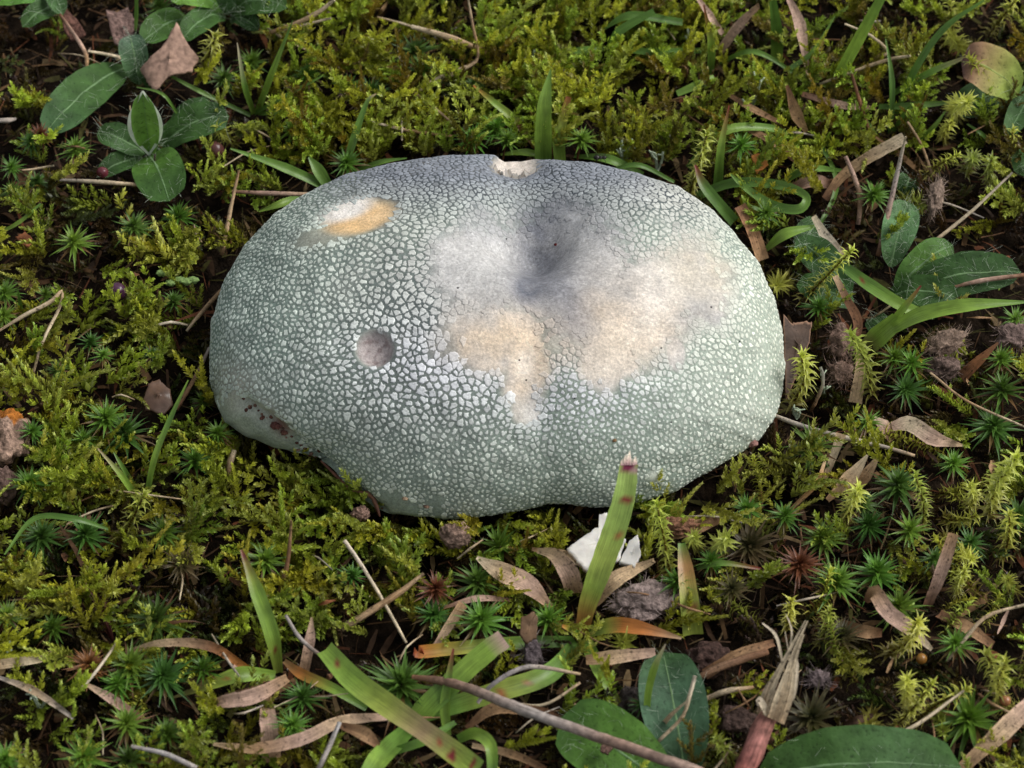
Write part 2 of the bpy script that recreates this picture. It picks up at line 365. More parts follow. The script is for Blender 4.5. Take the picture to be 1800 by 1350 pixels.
for i, (ci, rr_) in enumerate(seeds):
    Si = S[ci]
    if Si > 0.38 + 0.42*random.random(): continue
    p = SP[i]; nn = N[ci]
    t1 = np.cross(nn, (0, 0, 1.0) if abs(nn[2]) < 0.9 else (0, 1.0, 0)); t1 /= np.linalg.norm(t1); t2 = np.cross(nn, t1)
    h = rr_*1.25
    fa = 3.0*noise.noise(Vector(p)*0.9); st_ = 1 + 0.55*abs(noise.noise(Vector(p)*2.1 + Vector((5, 5, 5)))) ; t1, t2 = (t1*math.cos(fa) + t2*math.sin(fa)), (t2*math.cos(fa) - t1*math.sin(fa))
    poly = [(-h, -h), (h, -h), (h, h), (-h, h)]
    for co, j, dist in kd.find_range(p, rr_*2.6):
        if j == i: continue
        dv = SP[j] - p; a, b = dv @ t1, dv @ t2; ga, gb = a*st_, b/st_; L = math.hypot(ga, gb)
        if L < 1e-6: continue
        wt = 0.5 + 0.12*(hash_[i] - hash_[j])
        poly = clip_poly(poly, ga/L*st_, gb/L/st_, (ga*a*st_ + gb*b/st_)*wt/L)
        if len(poly) < 3: break
    if len(poly) < 3: continue
    pl = np.array(poly); cen = pl.mean(0); rad = np.linalg.norm(pl - cen, axis=1).mean()
    kf = 1 - (crackw[i]*(0.7 + 0.6*random.random()))/max(rad, 0.03)*1.05
    if Si > 0.1: kf = kf + (0.95 - kf)*min(1, Si*1.8)
    if kf < 0.3: continue
    # resample the rim with uneven edges
    pts = []
    for a, b in zip(pl, np.roll(pl, -1, 0)):
        L = np.linalg.norm(b - a); m_ = max(1, int(L/0.036))
        for q_ in range(m_): pts.append(a + (b - a)*(q_/m_))
    pts = np.array(pts); m_ = len(pts)
    dents = 1 + RNG.uniform(-0.26, 0.16, m_)
    if random.random() < 0.45: dents[random.randrange(m_)] *= 0.5
    pts = cen + (pts - cen)*(kf*dents)[:, None]
    rings = []
    hgt = 0.005 + 0.005*random.random(); fl = random.random() < 0.5
    for sc_, hh in ((1.06, -0.012), (1.0, hgt), (0.72, hgt*(0.72 if fl else 1.1))):
        for q_ in cen + (pts - cen)*sc_:
            w_ = p + t1*q_[0] + t2*q_[1]
            hit = bvh.find_nearest(Vector(w_))
            rings.append(np.array(hit[0]) + nn*hh)
    b0 = 0; FV, FF, FC = [], [], []
    FV.extend(rings); FV.append(np.mean(rings[2*m_:], axis=0) + nn*(0.0 if fl else 0.004))
    c_ = pcol[i]*(1 + 0.08*random.gauss(0, 1)); tq_ = min(1, Si*1.9)*inz[ci]; c_ = c_*(1 - tq_) + felt_all[ci]*tq_
    FC.extend([c_*0.8]*m_ + [c_]*m_ + [c_*(0.93 if fl else 1.0)]*(m_ + 1))
    for q_ in range(m_):
        q2 = (q_ + 1) % m_
        FF.append((b0 + q_, b0 + q2, b0 + m_ + q2, b0 + m_ + q_))
        FF.append((b0 + m_ + q_, b0 + m_ + q2, b0 + 2*m_ + q2, b0 + 2*m_ + q_))
        FF.append((b0 + 2*m_ + q_, b0 + 2*m_ + q2, b0 + 3*m_))
    ar_ = 0.5*abs(np.sum(pts[:, 0]*np.roll(pts[:, 1], -1) - pts[:, 1]*np.roll(pts[:, 0], -1)))*max(0.0, float(nn @ TOC))
    FLK.append((ar_, FV, FF, FC)); nflake += 1
FLK.sort(key=lambda q_: -q_[0])
for ar_, fv, ff, fc in FLK[:300]:
    o3 = fv[-1]; link('skin_flake', make_mesh('skin_flake', np.array(fv) - o3, ff, np.array(fc), None, M['flake']), cap, o3 - org)
FV, FF, FC = [], [], []
for ar_, fv, ff, fc in FLK[300:]:
    b0 = len(FV); FV += fv; FC += fc; FF += [tuple(b0 + q_ for q_ in f_) for f_ in ff]
fo = link('skin_flakes', make_mesh('skin_flakes', np.array(FV) - org, FF, np.array(FC), None, M['flake']), cap)
tag(fo, None, None, None, 'stuff')
# torn pale flesh at the notch of the far rim
nV, nF = [], []
for k_ in range(26):
    x0 = R(880, 936); c0 = np.array(bvh.find_nearest(Vector(P(x0, R(280, 296), 3.0)))[0])
    dr = np.array([R(-.5, .5), R(-.3, .6), R(.3, 1)]); dr /= np.linalg.norm(dr); L = R(.08, .2); sd = np.cross(dr, TOC); sd /= np.linalg.norm(sd)
    b0 = len(nV); nV += [c0 - sd*.05 - dr*.04, c0 + sd*.05 - dr*.04, c0 + sd*.03 + dr*L*.6, c0 + dr*L, c0 - sd*.035 + dr*L*.5]; nF.append((b0, b0+1, b0+2, b0+3, b0+4))
link('torn_flesh', make_mesh('torn_flesh', np.array(nV) - org, nF, np.tile([.72, .66, .58], (len(nV), 1)), None, M['flesh']), cap)
# gills and stem, below the cap
rimV = V.reshape(NS, NT, 3)[-1][::5][:140]; gc = np.array([xc, yc, 1.15])
gv, gf = [], []
m_ = len(rimV)
for k_ in range(m_):
    o = rimV[k_]; mid = o*0.5 + gc*0.5; inn = gc + (o - gc)/np.linalg.norm(o - gc)*1.1; inn[2] = 1.25
    dz = 0.12 if k_ % 2 else -0.12
    gv += [o + (0, 0, 0.02), (mid[0], mid[1], 1.05 + dz), (inn[0], inn[1], 1.2 + dz*.5)]
for k_ in range(m_):
    a = 3*k_; b = 3*((k_ + 1) % m_); gf += [(a, b, b+1, a+1), (a+1, b+1, b+2, a+2)]
link('gills', make_mesh('gills', np.array(gv) - org, gf, np.tile([.72, .68, .60], (len(gv), 1)), None, M['flesh'], False), mush)

# ------------------------------------------------------------------ curve tools
def catmull(pts, n):
    pts = np.asarray(pts, float); m_ = len(pts)
    if m_ == 2: return pts[0] + (pts[1] - pts[0])*np.linspace(0, 1, n)[:, None]
    e = np.concatenate([[2*pts[0] - pts[1]], pts, [2*pts[-1] - pts[-2]]])
    t = np.linspace(0, m_ - 1, n); i = np.minimum(t.astype(int), m_ - 2); u = (t - i)[:, None]
    p0, p1, p2, p3 = e[i], e[i+1], e[i+2], e[i+3]
    return 0.5*(2*p1 + (p2 - p0)*u + (2*p0 - 5*p1 + 4*p2 - p3)*u**2 + (3*p1 - p0 - 3*p2 + p3)*u**3)
def ribbon(pts, widths, cols, fold=0.18, roll=0.0, rows=None, cross=5, ragged=0.0, twist=0.0, up=None, spots=None):
    """a leaf blade: pts in cm, widths in cm and colours given at the control points"""
    pts = np.asarray(pts, float)
    L = np.linalg.norm(np.diff(pts, axis=0), axis=1).sum(); n = rows or int(max(8, min(40, L*8)))
    c = catmull(pts, n); tq = np.linspace(0, 1, n)
    wd = np.interp(tq, np.linspace(0, 1, len(widths)), widths)
    cc = np.stack([np.interp(tq, np.linspace(0, 1, len(cols)), [q_[i] for q_ in cols]) for i in range(3)], -1)
    T = np.gradient(c, axis=0); T /= np.linalg.norm(T, axis=1)[:, None] + 1e-9
    upn = np.array((0, -0.45, 0.9) if up is None else up, float)
    V_, UV_, K_ = [], [], []
    veins = 1 + RNG.uniform(-0.10, 0.10, cross)
    for i in range(n):
        sd = np.cross(T[i], upn); sd /= np.linalg.norm(sd) + 1e-9; nm = np.cross(sd, T[i])
        a = roll + twist*(tq[i] - 0.5); sd, nm = sd*math.cos(a) + nm*math.sin(a), nm*math.cos(a) - sd*math.sin(a)
        for j in range(cross):
            u = 2*j/(cross - 1) - 1
            ww = wd[i]*0.5*(1 + (ragged*R(-1, 1) if abs(u) == 1 else 0))
            V_.append(c[i] + sd*u*ww + nm*(abs(u)**1.4*fold*wd[i] + (0.012*wd[i]*R(-1, 1) if ragged else 0)))
            UV_.append((j/(cross - 1), tq[i]*L)); k_ = cc[i]*veins[j]*(1.12 if abs(u) == 1 else 1)
            if spots:
                for (st, su, sr, sc_) in spots:
                    if math.hypot((tq[i] - st)*L, (u - su)*wd[i]*.5) < sr: k_ = np.array(sc_)
            K_.append(k_)
    F_ = [(i*cross + j, i*cross + j + 1, (i+1)*cross + j + 1, (i+1)*cross + j) for i in range(n - 1) for j in range(cross - 1)]
    return np.array(V_), F_, np.array(K_), np.array(UV_)
def tube(pts, radii, cols, sides=7, rough=0.08, rows=None):
    pts = np.asarray(pts, float); L = np.linalg.norm(np.diff(pts, axis=0), axis=1).sum(); n = rows or int(max(5, min(40, L*6)))
    c = catmull(pts, n); tq = np.linspace(0, 1, n); rd = np.interp(tq, np.linspace(0, 1, len(radii)), radii)
    cc = np.stack([np.interp(tq, np.linspace(0, 1, len(cols)), [q_[i] for q_ in cols]) for i in range(3)], -1)
    T = np.gradient(c, axis=0); T /= np.linalg.norm(T, axis=1)[:, None] + 1e-9
    V_, F_, K_, UV_ = [], [], [], []; ref = np.array([0.3, 0.2, 0.93])
    for i in range(n):
        a = np.cross(T[i], ref); a /= np.linalg.norm(a) + 1e-9; b = np.cross(T[i], a)
        for j in range(sides):
            q_ = 2*math.pi*j/sides; V_.append(c[i] + (a*math.cos(q_) + b*math.sin(q_))*rd[i]*(1 + rough*R(-1, 1)))
            K_.append(cc[i]*(1 + R(-.12, .12))); UV_.append((j/sides, tq[i]*L))
    for i in range(n - 1):
        for j in range(sides):
            j2 = (j+1) % sides; F_.append((i*sides + j, i*sides + j2, (i+1)*sides + j2, (i+1)*sides + j))
    F_.append(tuple(range(sides))); F_.append(tuple((n-1)*sides + j for j in range(sides)))
    return np.array(V_), F_, np.array(K_), np.array(UV_)
def join(parts):
    V_, F_, K_, UV_ = [], [], [], []; b = 0
    for v, f, c, u in parts:
        V_.append(v); K_.append(c); UV_.append(u); F_ += [tuple(b + q_ for q_ in ff) for ff in f]; b += len(v)
    return np.concatenate(V_), F_, np.concatenate(K_), np.concatenate(UV_)
def put(name, geo, mat, parent=None, origin=None, smooth=True):
    v, f, c, u = geo
    o0 = v[0] if origin is None else np.asarray(origin, float)
    me = make_mesh(name, v - o0, f, c, u, M[mat], smooth)
    return link(name, me, parent, (0, 0, 0) if parent else o0)
def pts3(lst):
    return [P(*q_) for q_ in lst]
def wcm(lst): return [q_/PXCM for q_ in lst]

# ------------------------------------------------------------------ moss shoots
def leaf4(b, d, nm, L, W, cup=0.3):
    """small cupped ovate leaf, four triangles"""
    s_ = np.cross(d, nm); s_ /= np.linalg.norm(s_) + 1e-9
    return [b, b + d*L*0.42 + s_*W*0.5 + nm*W*cup, b + d*L*0.42 - s_*W*0.5 + nm*W*cup, b + d*L*0.5, b + d*L + nm*W*cup*0.9]
def feather(seed, upright=False):
    rs = random.Random(seed); V_, F_, K_ = [], [], []
    tip = np.array([0.68, 0.78, 0.20]); mid = np.array([0.44, 0.53, 0.035]); old = np.array([0.13, 0.12, 0.02])
    def branch(p0, d0_, L, r0, age0, age1):
        n_ = max(9, int(L/0.030)); p = np.array(p0, float); d = np.array(d0_, float); bend = np.array([rs.uniform(-1, 1), rs.uniform(-1, 1), rs.uniform(-.2, .5)])*0.035
        for i in range(n_):
            t_ = i/(n_ - 1); d = d + bend*(1.0 if rs.random() < .8 else 2); d /= np.linalg.norm(d)
            p = p + d*(L/n_)
            a = np.cross(d, (0.1, 0.2, 1.0)); a /= np.linalg.norm(a) + 1e-9; b = np.cross(d, a)
            q_ = i*2.39996 + rs.uniform(-.3, .3); rad = a*math.cos(q_) + b*math.sin(q_)
            sp = 0.95*(1 - t_*0.5); dl = d*math.cos(sp) + rad*math.sin(sp); nm = rad*math.cos(sp) - d*math.sin(sp)
            sz = r0*(1.0 - 0.45*t_**2)*rs.uniform(.85, 1.15)
            b0 = len(V_); V_.extend(leaf4(p + rad*0.004, dl, -nm, sz*1.55, sz*0.86, 0.24))
            F_.extend([(b0, b0+1, b0+3), (b0, b0+3, b0+2), (b0+1, b0+4, b0+3), (b0+3, b0+4, b0+2)])
            ag = age0 + (age1 - age0)*t_; c = mid*ag + old*(1 - ag)
            if t_ > .6: c = c*(1 - (t_ - .6)*.9) + tip*((t_ - .6)*.9)
            c = c*fam*rs.uniform(.7, 1.25); K_.extend([c*.55, c*1.0, c*1.0, c*.8, c*1.3 + 0.03])
        return p
    fam = np.array([(1, 1, 1), (1.05, .98, 1.6), (.82, .9, 1.0), (1.0, .85, .7)][seed % 4])
    L = rs.uniform(1.2, 1.9)*(0.75 if upright else 1.0); d = np.array([1, 0, 0.0]); p = np.zeros(3)
    nb = rs.randint(5, 8)
    branch(p, d, L, 0.135, 0.35, 1.0)
    for k_ in range(nb):
        t_ = (k_ + .7)/(nb + .6); sgn = 1 if k_ % 2 else -1
        an = rs.uniform(.55, .95)*sgn; di = np.array([math.cos(an), math.sin(an), rs.uniform(-.1, .45)]); di /= np.linalg.norm(di)
        branch(np.array([L*t_, 0, 0.02]), di, rs.uniform(.38, .75)*(1 - .45*t_), 0.115, 0.3 + .5*t_, 1.0)
    return np.array(V_), np.array(F_, int), np.array(K_)
def thin_leaf(b, d, nm, L, W, curve, cols, rows=4):
    """narrow pointed leaf with a folded keel, curving by `curve` towards -nm"""
    s_ = np.cross(d, nm); s_ /= np.linalg.norm(s_) + 1e-9; V_, K_ = [], []
    for i in range(rows):
        t_ = i/(rows - 1); q_ = curve*t_*t_*0.5
        c = b + (d*math.cos(q_) - nm*math.sin(q_))*L*t_; w_ = W*0.5*(1 - t_**1.6)*(0.8 + .5*math.sin(math.pi*min(1, t_*1.4))) + 0.0015
        V_ += [c - s_*w_ + nm*w_*.5, c, c + s_*w_ + nm*w_*.5]; cc = np.array(cols[0])*(1 - t_) + np.array(cols[1])*t_
        K_ += [cc*1.1, cc*.8, cc*1.1]
    F_ = []
    for i in range(rows - 1):
        a = 3*i; F_ += [(a, a+1, a+4, a+3), (a+1, a+2, a+5, a+4)]
    return V_, F_, K_
def star(seed, style=0):
    """haircap moss shoot seen as a star; unit radius 1 cm of leaf, scaled on placing"""
    rs = random.Random(seed); V_, F_, K_ = [], [], []
    inn, out_ = [((0.26, 0.42, 0.05), (0.085, 0.185, 0.022)), ((0.14, 0.26, 0.04), (0.055, 0.13, 0.020)), ((0.15, 0.055, 0.02), (0.21, 0.085, 0.03)), ((0.06, 0.09, 0.03), (0.10, 0.075, 0.03))][style]
    nl = rs.randint(44, 58)
    for i in range(nl):
        t_ = i/(nl - 1); az = i*2.39996 + rs.uniform(-.2, .2); el = math.radians(2 + 76*t_**1.4 + rs.uniform(-9, 9)) if style != 3 else math.radians(15 + 55*t_ + rs.uniform(-12, 12))
        d = np.array([math.cos(az)*math.cos(el), math.sin(az)*math.cos(el), math.sin(el)]); nm = np.array([-math.cos(az)*math.sin(el), -math.sin(az)*math.sin(el), math.cos(el)])
        L = (1.0 - 0.62*t_**1.5)*rs.uniform(.82, 1.12); z = -0.55 + 0.6*t_
        co, ci = np.array(out_)*rs.uniform(.75, 1.25), np.array(inn)*rs.uniform(.8, 1.2)
        if style < 2 and t_ < .2 and rs.random() < .5: co = np.array([.13, .07, .025])
        cb = ci*t_ + co*(1 - t_)
        v, f, k_ = thin_leaf(np.array([0, 0, z*.55]), d, nm, L, 0.115, rs.uniform(.1, .7)*(1 - t_*.7), (cb, co*1.15 if style != 2 else co), 5)
        b0 = len(V_); V_ += v; K_ += k_; F_ += [tuple(b0 + q_ for q_ in ff) for ff in f]
    sv, sf, sk, _ = tube([(0, 0, -2.2), (0.05, 0.03, -1), (0, 0, 0)], [.05, .05, .03], [(.08, .03, .015), (.1, .05, .02)], 5, 0, 4)
    b0 = len(V_); V_ += list(sv); K_ += list(sk); F_ += [tuple(b0 + q_ for q_ in ff) for ff in sf]
    return np.array(V_), F_, np.array(K_)
def spiky(seed, L):
    """shoot of springy turf-moss: reddish stem, recurved pale leaves, star at the tip; grows along +Z"""
    rs = random.Random(seed); V_, F_, K_ = [], [], []
    n_ = int(L/0.022); path = catmull([(0, 0, 0), (rs.uniform(-.15, .15), rs.uniform(-.15, .15), L*.5), (rs.uniform(-.3, .3), rs.uniform(-.3, .3), L)], n_)
    for i in range(n_):
        t_ = i/(n_ - 1); az = i*2.39996 + rs.uniform(-.3, .3); el = math.radians(35 + rs.uniform(-12, 12)) if t_ < .85 else math.radians(20 + 60*(t_ - .85)/.15)
        d = np.array([math.cos(az)*math.cos(el), math.sin(az)*math.cos(el), math.sin(el)]); nm = np.array([-math.cos(az)*math.sin(el), -math.sin(az)*math.sin(el), math.cos(el)])
        lf = rs.uniform(.25, .36)*(1 if t_ < .9 else 1.05 - (t_ - .9)*3.5)
        bri = np.array([.50, .56, .08])*rs.uniform(.75, 1.2); dk = np.array([.20, .17, .025]); cb = dk*(1 - t_**.8) + bri*t_**.8
        v, f, k_ = thin_leaf(path[i], d, nm, lf, 0.075, rs.uniform(.7, 1.7), (cb, cb*1.25 + .03), 4)
        b0 = len(V_); V_ += v; K_ += k_; F_ += [tuple(b0 + q_ for q_ in ff) for ff in f]
    sv, sf, sk, _ = tube(path[::max(1, n_//6)], [.028, .022], [(.10, .035, .012), (.16, .09, .02)], 5, 0, 8)
    b0 = len(V_); V_ += list(sv); K_ += list(sk); F_ += [tuple(b0 + q_ for q_ in ff) for ff in sf]
    return np.array(V_), F_, np.array(K_)

# star moss (haircap): position in the photo, radius in pixels, style
STARS = [(130,423,33),(235,395,30),(313,377,28),(133,260,28),(53,247,22),(20,293,20),(65,317,22),(393,137,27),(443,107,25),(540,130,28),(513,227,28),(280,10,25),(20,333,20),
 (730,90,38),(653,163,35),(743,117,30),(830,240,30),(873,223,30),(1023,243,28),(610,285,30),(833,147,20),(893,243,24),(613,150,25),(1303,253,26),(1537,340,28),(1347,373,25),
 (8,513,25),(80,517,18),(305,527,24),(160,600,20),(182,623,18),(187,733,35),(220,757,38),(147,770,22),(383,760,26),(343,807,28),(52,847,30),(57,757,22),(7,553,22),(357,703,20),(267,620,15),
 (1573,627,27),(1603,637,27),(1593,683,30),(1527,740,25),(1427,780,38),(1580,850,42),(1763,680,40),(1747,747,40),(1760,630,25),(1677,813,25),(1517,883,28),(1313,893,25),(1440,537,25),
 (73,940,35),(150,937,35),(287,933,33),(467,983,35),(13,1080,26),(93,1100,28),(273,1087,45),(230,1167,38),(287,1187,40),(357,1173,28),(207,1200,28),(533,1223,33),(515,1273,28),(223,1270,33),(293,1287,30),
 (227,1333,35),(147,1330,35),(10,1333,30),(877,957,38),(840,1020,38),(763,1080,30),(847,1087,38),(963,1087,30),(707,1200,50),(1190,1020,28),(1527,920,30),(1600,930,30),(1447,943,33),
 (1473,1020,42),(1543,1003,38),(1580,1063,36),(1707,953,25),(1643,980,22),(1703,1260,50),(1680,1130,28),(620,1010,22),(1250,985,24),(1380,905,26),(1790,905,30),(1130,1235,20),(1785,560,22),(100,650,18)]
DARK = {(730,90,38),(653,163,35),(707,1200,50),(287,1187,40),(840,1020,38),(763,1080,30)}
SPK = [(1507,1170),(1593,1247),(1343,1063),(1417,1057),(1593,990),(1680,1023),(1763,960),(1657,1107),(1750,1173),(1787,1167),(1293,1317),(1700,1320),(1767,1333),(1657,917),(1553,1110),(1647,1193),(1713,1057),
 (1533,1220),(1180,980),(907,1043),(1533,667),(1390,690),(1387,460),(1407,493),(1340,867),(1643,847),(1653,877),(1753,820),(1703,790),(1480,887),(1680,173),(1697,267),(1617,277),(1733,30),(1767,257),(1210,303),
 (210,933),(157,980),(357,113),(417,227),(1600,1200),(1560,1250),(1720,1190),(1770,1210),(1700,860),(1740,880),(1790,1000),(1730,1010),(1620,890),(1650,1060),(1230,940),(1270,920),(1380,1075),(1440,1090),(1720,60),(1660,60),(1790,60),(1780,180),(1740,300),(1660,230),(1560,270),(1640,320),(1090,1010)]
# things that keep the feathery moss off: x, y, radius in pixels
CLEAR = [(150,180,75),(255,215,55),(210,270,55),(345,230,50),(305,305,45),(290,100,60),(240,80,50),(330,50,70),(420,30,70),(1730,140,60),(1590,420,50),(1620,480,80),(1720,490,80),(1430,480,50),(1380,610,40),
 (1190,1230,70),(1060,1310,90),(1530,1320,150),(15,790,45),(205,510,25),(275,700,40),(800,935,30),(1060,960,70),(1130,1055,50),(1660,600,45),(1480,600,45),(1640,370,40),(930,1120,40),(1350,1250,60),(295,505,30),(1030,1115,60)]
LANDMARK = [(262,276,'the upright-leaved hairy rosette'),(130,185,'the large flat oval leaf'),(295,100,'the torn brown leaf fragment'),(452,198,'the thin splayed grass tuft'),(590,325,'the grass by the eaten patch'),(380,40,'the overlapping oval leaves'),
 (790,66,'the tan stalk behind the mushroom'),(740,150,'the kinked frayed stem'),(960,270,'the cap notch'),(1060,85,'the low flat-bladed grass'),(1150,290,'the ant'),(1248,100,'the red-tipped grass'),(1400,190,'the spear-shaped dead blade'),(1500,90,'the long leaning grass blade'),
 (1330,330,'the looped grass'),(1580,200,'the wispy grass tuft'),(1730,140,'the yellowing round leaf'),(1645,350,'the felted leaf curl'),(1700,480,'the spreading hairy plant'),(1400,610,'the dark curled leaf'),(1525,600,'the arching wood-rush'),(1665,600,'the ribbed fuzzy leaf'),
 (1480,765,'the grey-white straw'),(1630,765,'the long pale tan blade'),(1480,850,'the flared tan dead blade'),(1407,990,'the rust-red dead star moss'),(1655,1000,'the straight brown dead blade'),(1580,1090,'the hooked brown blade'),(1740,1090,'the bent cream straw'),(1360,1220,'the dead reed stalk'),
 (1530,1320,'the big rounded leaf'),(1740,1300,'the wide tan dead blade'),(1180,1230,'the dark upright leaf'),(1060,960,'the white scrap'),(1130,1055,'the grey fluffy leaf'),(1022,1115,'the snapped wood-rush'),(801,940,'the grainy soil crumb'),(900,1020,'the split tan blade'),(850,1200,'the cut wood-rush blade'),
 (660,1040,'the pale kinked straw'),(490,1150,'the upright wood-rush blade'),(187,1090,'the dead moss brush'),(330,1140,'the arched brown blade'),(50,1160,'the broken flat straw'),(290,1325,'the grey weathered straw'),(500,1300,'the sweeping curved tan blade'),(100,920,'the flat-lying green blade'),(12,790,'the orange-patched clod'),
 (270,800,'the crossing grass blades'),(275,700,'the rounded brown leaf'),(530,830,'the cap fold'),(75,570,'the two-stalked straw'),(205,510,'the purple berry'),(320,495,'the green lichen lobes'),(50,380,'the hooked grass thread'),(40,420,'the small orange leaf bit'),(400,380,'the horizontal pinkish straw')]
LMW = np.array([P(x, y, .6)[:2] for x, y, _ in LANDMARK])
def nearest_mark(p):
    return LANDMARK[int(np.argmin(((LMW - np.asarray(p)[:2])**2).sum(1)))][2]
FEATH = [feather(100 + i, i % 2 == 0) for i in range(12)]
FEM = [make_mesh('moss_shoot', v, f, k_, None, M['moss']) for v, f, k_ in FEATH]
def zone_density(x, y):
    if y < 300: d = 1.0 if x > 480 else (0.12 if x < 330 else 0.45)
    elif y < 480: d = 0.16 if x < 300 else (0.55 if x < 700 else 0.25)
    elif y < 640: d = 0.27 if x < 700 else 0.15
    elif y < 800: d = 0.42 if x < 250 else (0.22 if x < 700 else 0.18)
    elif y < 900: d = 0.6 if x < 700 else 0.25
    elif y < 1120: d = 0.48 if x < 900 else (0.3 if x < 1250 else 0.22)
    else: d = 0.24 if x < 620 else (0.12 if x < 1250 else 0.2)
    if x > 1250 and y < 300: d = 0.6
    return d
fronds = []
tries = 0
while len(fronds) < 1350 and tries < 40000:
    tries += 1
    x, y = R(-160, 1960), R(-160, 1480)
    if random.random() > zone_density(x, y)**1.15: continue
    if noise.noise((x*0.011, y*0.013, 5.0)) < -0.22 and random.random() < .8: continue
    z = R(0.1, 0.9)
    if inside_cap(x, y, -12): continue
    if random.random() < .85 and any((x - q_[0])**2 + (y - q_[1])**2 < (q_[2]*.95)**2 for q_ in STARS): continue
    if random.random() < .85 and any((x - q_[0])**2 + (y - 20 - q_[1])**2 < 38**2 for q_ in SPK): continue
    if random.random() < .93 and any((x - q_[0])**2 + (y - q_[1])**2 < q_[2]**2 for q_ in CLEAR): continue
    p = P(x, y, z); up_ = y < 330 or random.random() < .25
    az = R(0, 2*math.pi)
    if inside_cap(x, y, 75):                       # next to the cap: grow away from it
        az = math.atan2(-(y - OC[1]), x - OC[0]) + R(-.8, .8)
    pit_ = math.radians(R(25, 70) if up_ else R(0, 38)); sc_ = R(.62, 1.05)*(0.9 if up_ else 1)
    d = np.array([math.cos(az)*math.cos(pit_), math.sin(az)*math.cos(pit_), math.sin(pit_)])
    if inside_cap(*PROJ(p + d*1.3*sc_), -6): continue
    rot = Matrix.Rotation(az, 4, 'Z') @ Matrix.Rotation(-pit_, 4, 'Y') @ Matrix.Rotation(R(-.7, .7), 4, 'X')
    inside = 0 < x < 1800 and 0 < y < 1350
    fronds.append(((sc_ + (0.3 if y > 300 else 0) + z*.4) if inside else -1, p, rot, sc_, random.randrange(12)))
fronds.sort(key=lambda q_: -q_[0])
for i, (sz, p, rot, sc_, k_) in enumerate(fronds[:300]):
    o = link('moss_shoot', FEM[k_]); o.matrix_world = Matrix.Translation(Vector(p)*U) @ rot @ Matrix.Scale(sc_, 4)
    tag(o, ['bright green', 'pale green', 'dull green', 'yellowish'][k_ % 4] + ' feathery moss shoot closest to ' + nearest_mark(p), 'moss', 'feathery moss shoots of the carpet')
bv, bf, bk = [], [], []; b0 = 0
for i in range(900):
    x, y = R(-60, 1860), R(-60, 1410)
    if inside_cap(x, y, -30): continue
    az = R(0, 6.28); rot = Matrix.Rotation(az, 4, 'Z') @ Matrix.Rotation(-R(-.1, .5), 4, 'Y') @ Matrix.Rotation(R(-.7, .7), 4, 'X')
    v, f, c = FEATH[random.randrange(12)]; m3 = np.array(rot.to_3x3())*R(.5, .9); p = P(x, y, R(-.05, .3))
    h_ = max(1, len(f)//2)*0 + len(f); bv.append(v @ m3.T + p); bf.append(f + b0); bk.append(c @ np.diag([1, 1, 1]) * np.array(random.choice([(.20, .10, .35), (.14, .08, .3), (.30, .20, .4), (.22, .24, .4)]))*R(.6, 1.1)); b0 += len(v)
for sz, p, rot, sc_, k_ in fronds[300:]:
    v, f, c = FEATH[k_]; m3 = np.array(rot.to_3x3())*sc_
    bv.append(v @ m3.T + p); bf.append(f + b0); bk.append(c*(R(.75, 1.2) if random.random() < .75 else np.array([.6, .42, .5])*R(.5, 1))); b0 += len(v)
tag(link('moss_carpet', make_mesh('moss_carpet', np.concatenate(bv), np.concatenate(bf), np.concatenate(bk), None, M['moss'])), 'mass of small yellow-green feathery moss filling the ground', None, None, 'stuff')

STM = {st: [make_mesh('star_moss', *star(300 + st*10 + i, st)[:3], None, M['star']) for i in range(4)] for st in range(4)}
def place_star(x, y, r_, st, lab, grp):
    z = R(.8, 1.15); p = P(x, y, z)
    o = link('star_moss', random.choice(STM[st])); s_ = r_/PXCM*1.6
    o.matrix_world = Matrix.Translation(Vector(p)*U) @ Matrix.Rotation(R(0, 6.28), 4, 'Z') @ Matrix.Rotation(math.radians(R(0, 22)), 4, 'X') @ Matrix.Diagonal((s_, s_, s_*R(.8, 1.1), 1))
    return tag(o, lab + ', closest to ' + nearest_mark(p), 'moss', grp)
for q_ in STARS:
    dk = q_ in DARK
    sd = dk or random.random() < .35
    place_star(*q_, 1 if sd else 0, 'dark green star-shaped moss shoot' if sd else 'bright green star-shaped moss shoot', 'star moss shoots')
for (x, y, r_) in [(157,1167,32),(1407,990,34),(767,1033,26),(70,235,20)]:
    place_star(x, y, r_, 2, 'dead rust-red star moss shoot', 'dead red star moss shoots')
for (x, y, r_) in [(1317,957,40),(1480,1117,34),(1287,1033,26),(1427,1260,44),(320,990,28)]:
    place_star(x, y, r_, 3, 'half-withered olive and brown star moss shoot', 'half-withered star moss shoots')
# spiky turf-moss
SPM = [make_mesh('spiky_moss', *spiky(500 + i, [1.1, 1.4, 1.7, 2.1][i % 4])[:3], None, M['moss']) for i in range(8)]
for x, y in SPK:
    z = R(.2, .55); up = random.random() < .55; p = P(x, y + R(20, 50), z)
    o = link('spiky_moss', SPM[random.randrange(8)]); s_ = R(.7, 1.05)
    o.matrix_world = Matrix.Translation(Vector(p)*U) @ Matrix.Rotation(R(0, 6.28), 4, 'Z') @ Matrix.Rotation(math.radians(R(5, 35) if up else R(45, 75)), 4, 'X') @ Matrix.Scale(s_, 4)
    tag(o, ('upright' if up else 'leaning') + ' yellow-green spiky bristly moss shoot closest to ' + nearest_mark(p), 'moss', 'spiky bristly moss shoots')
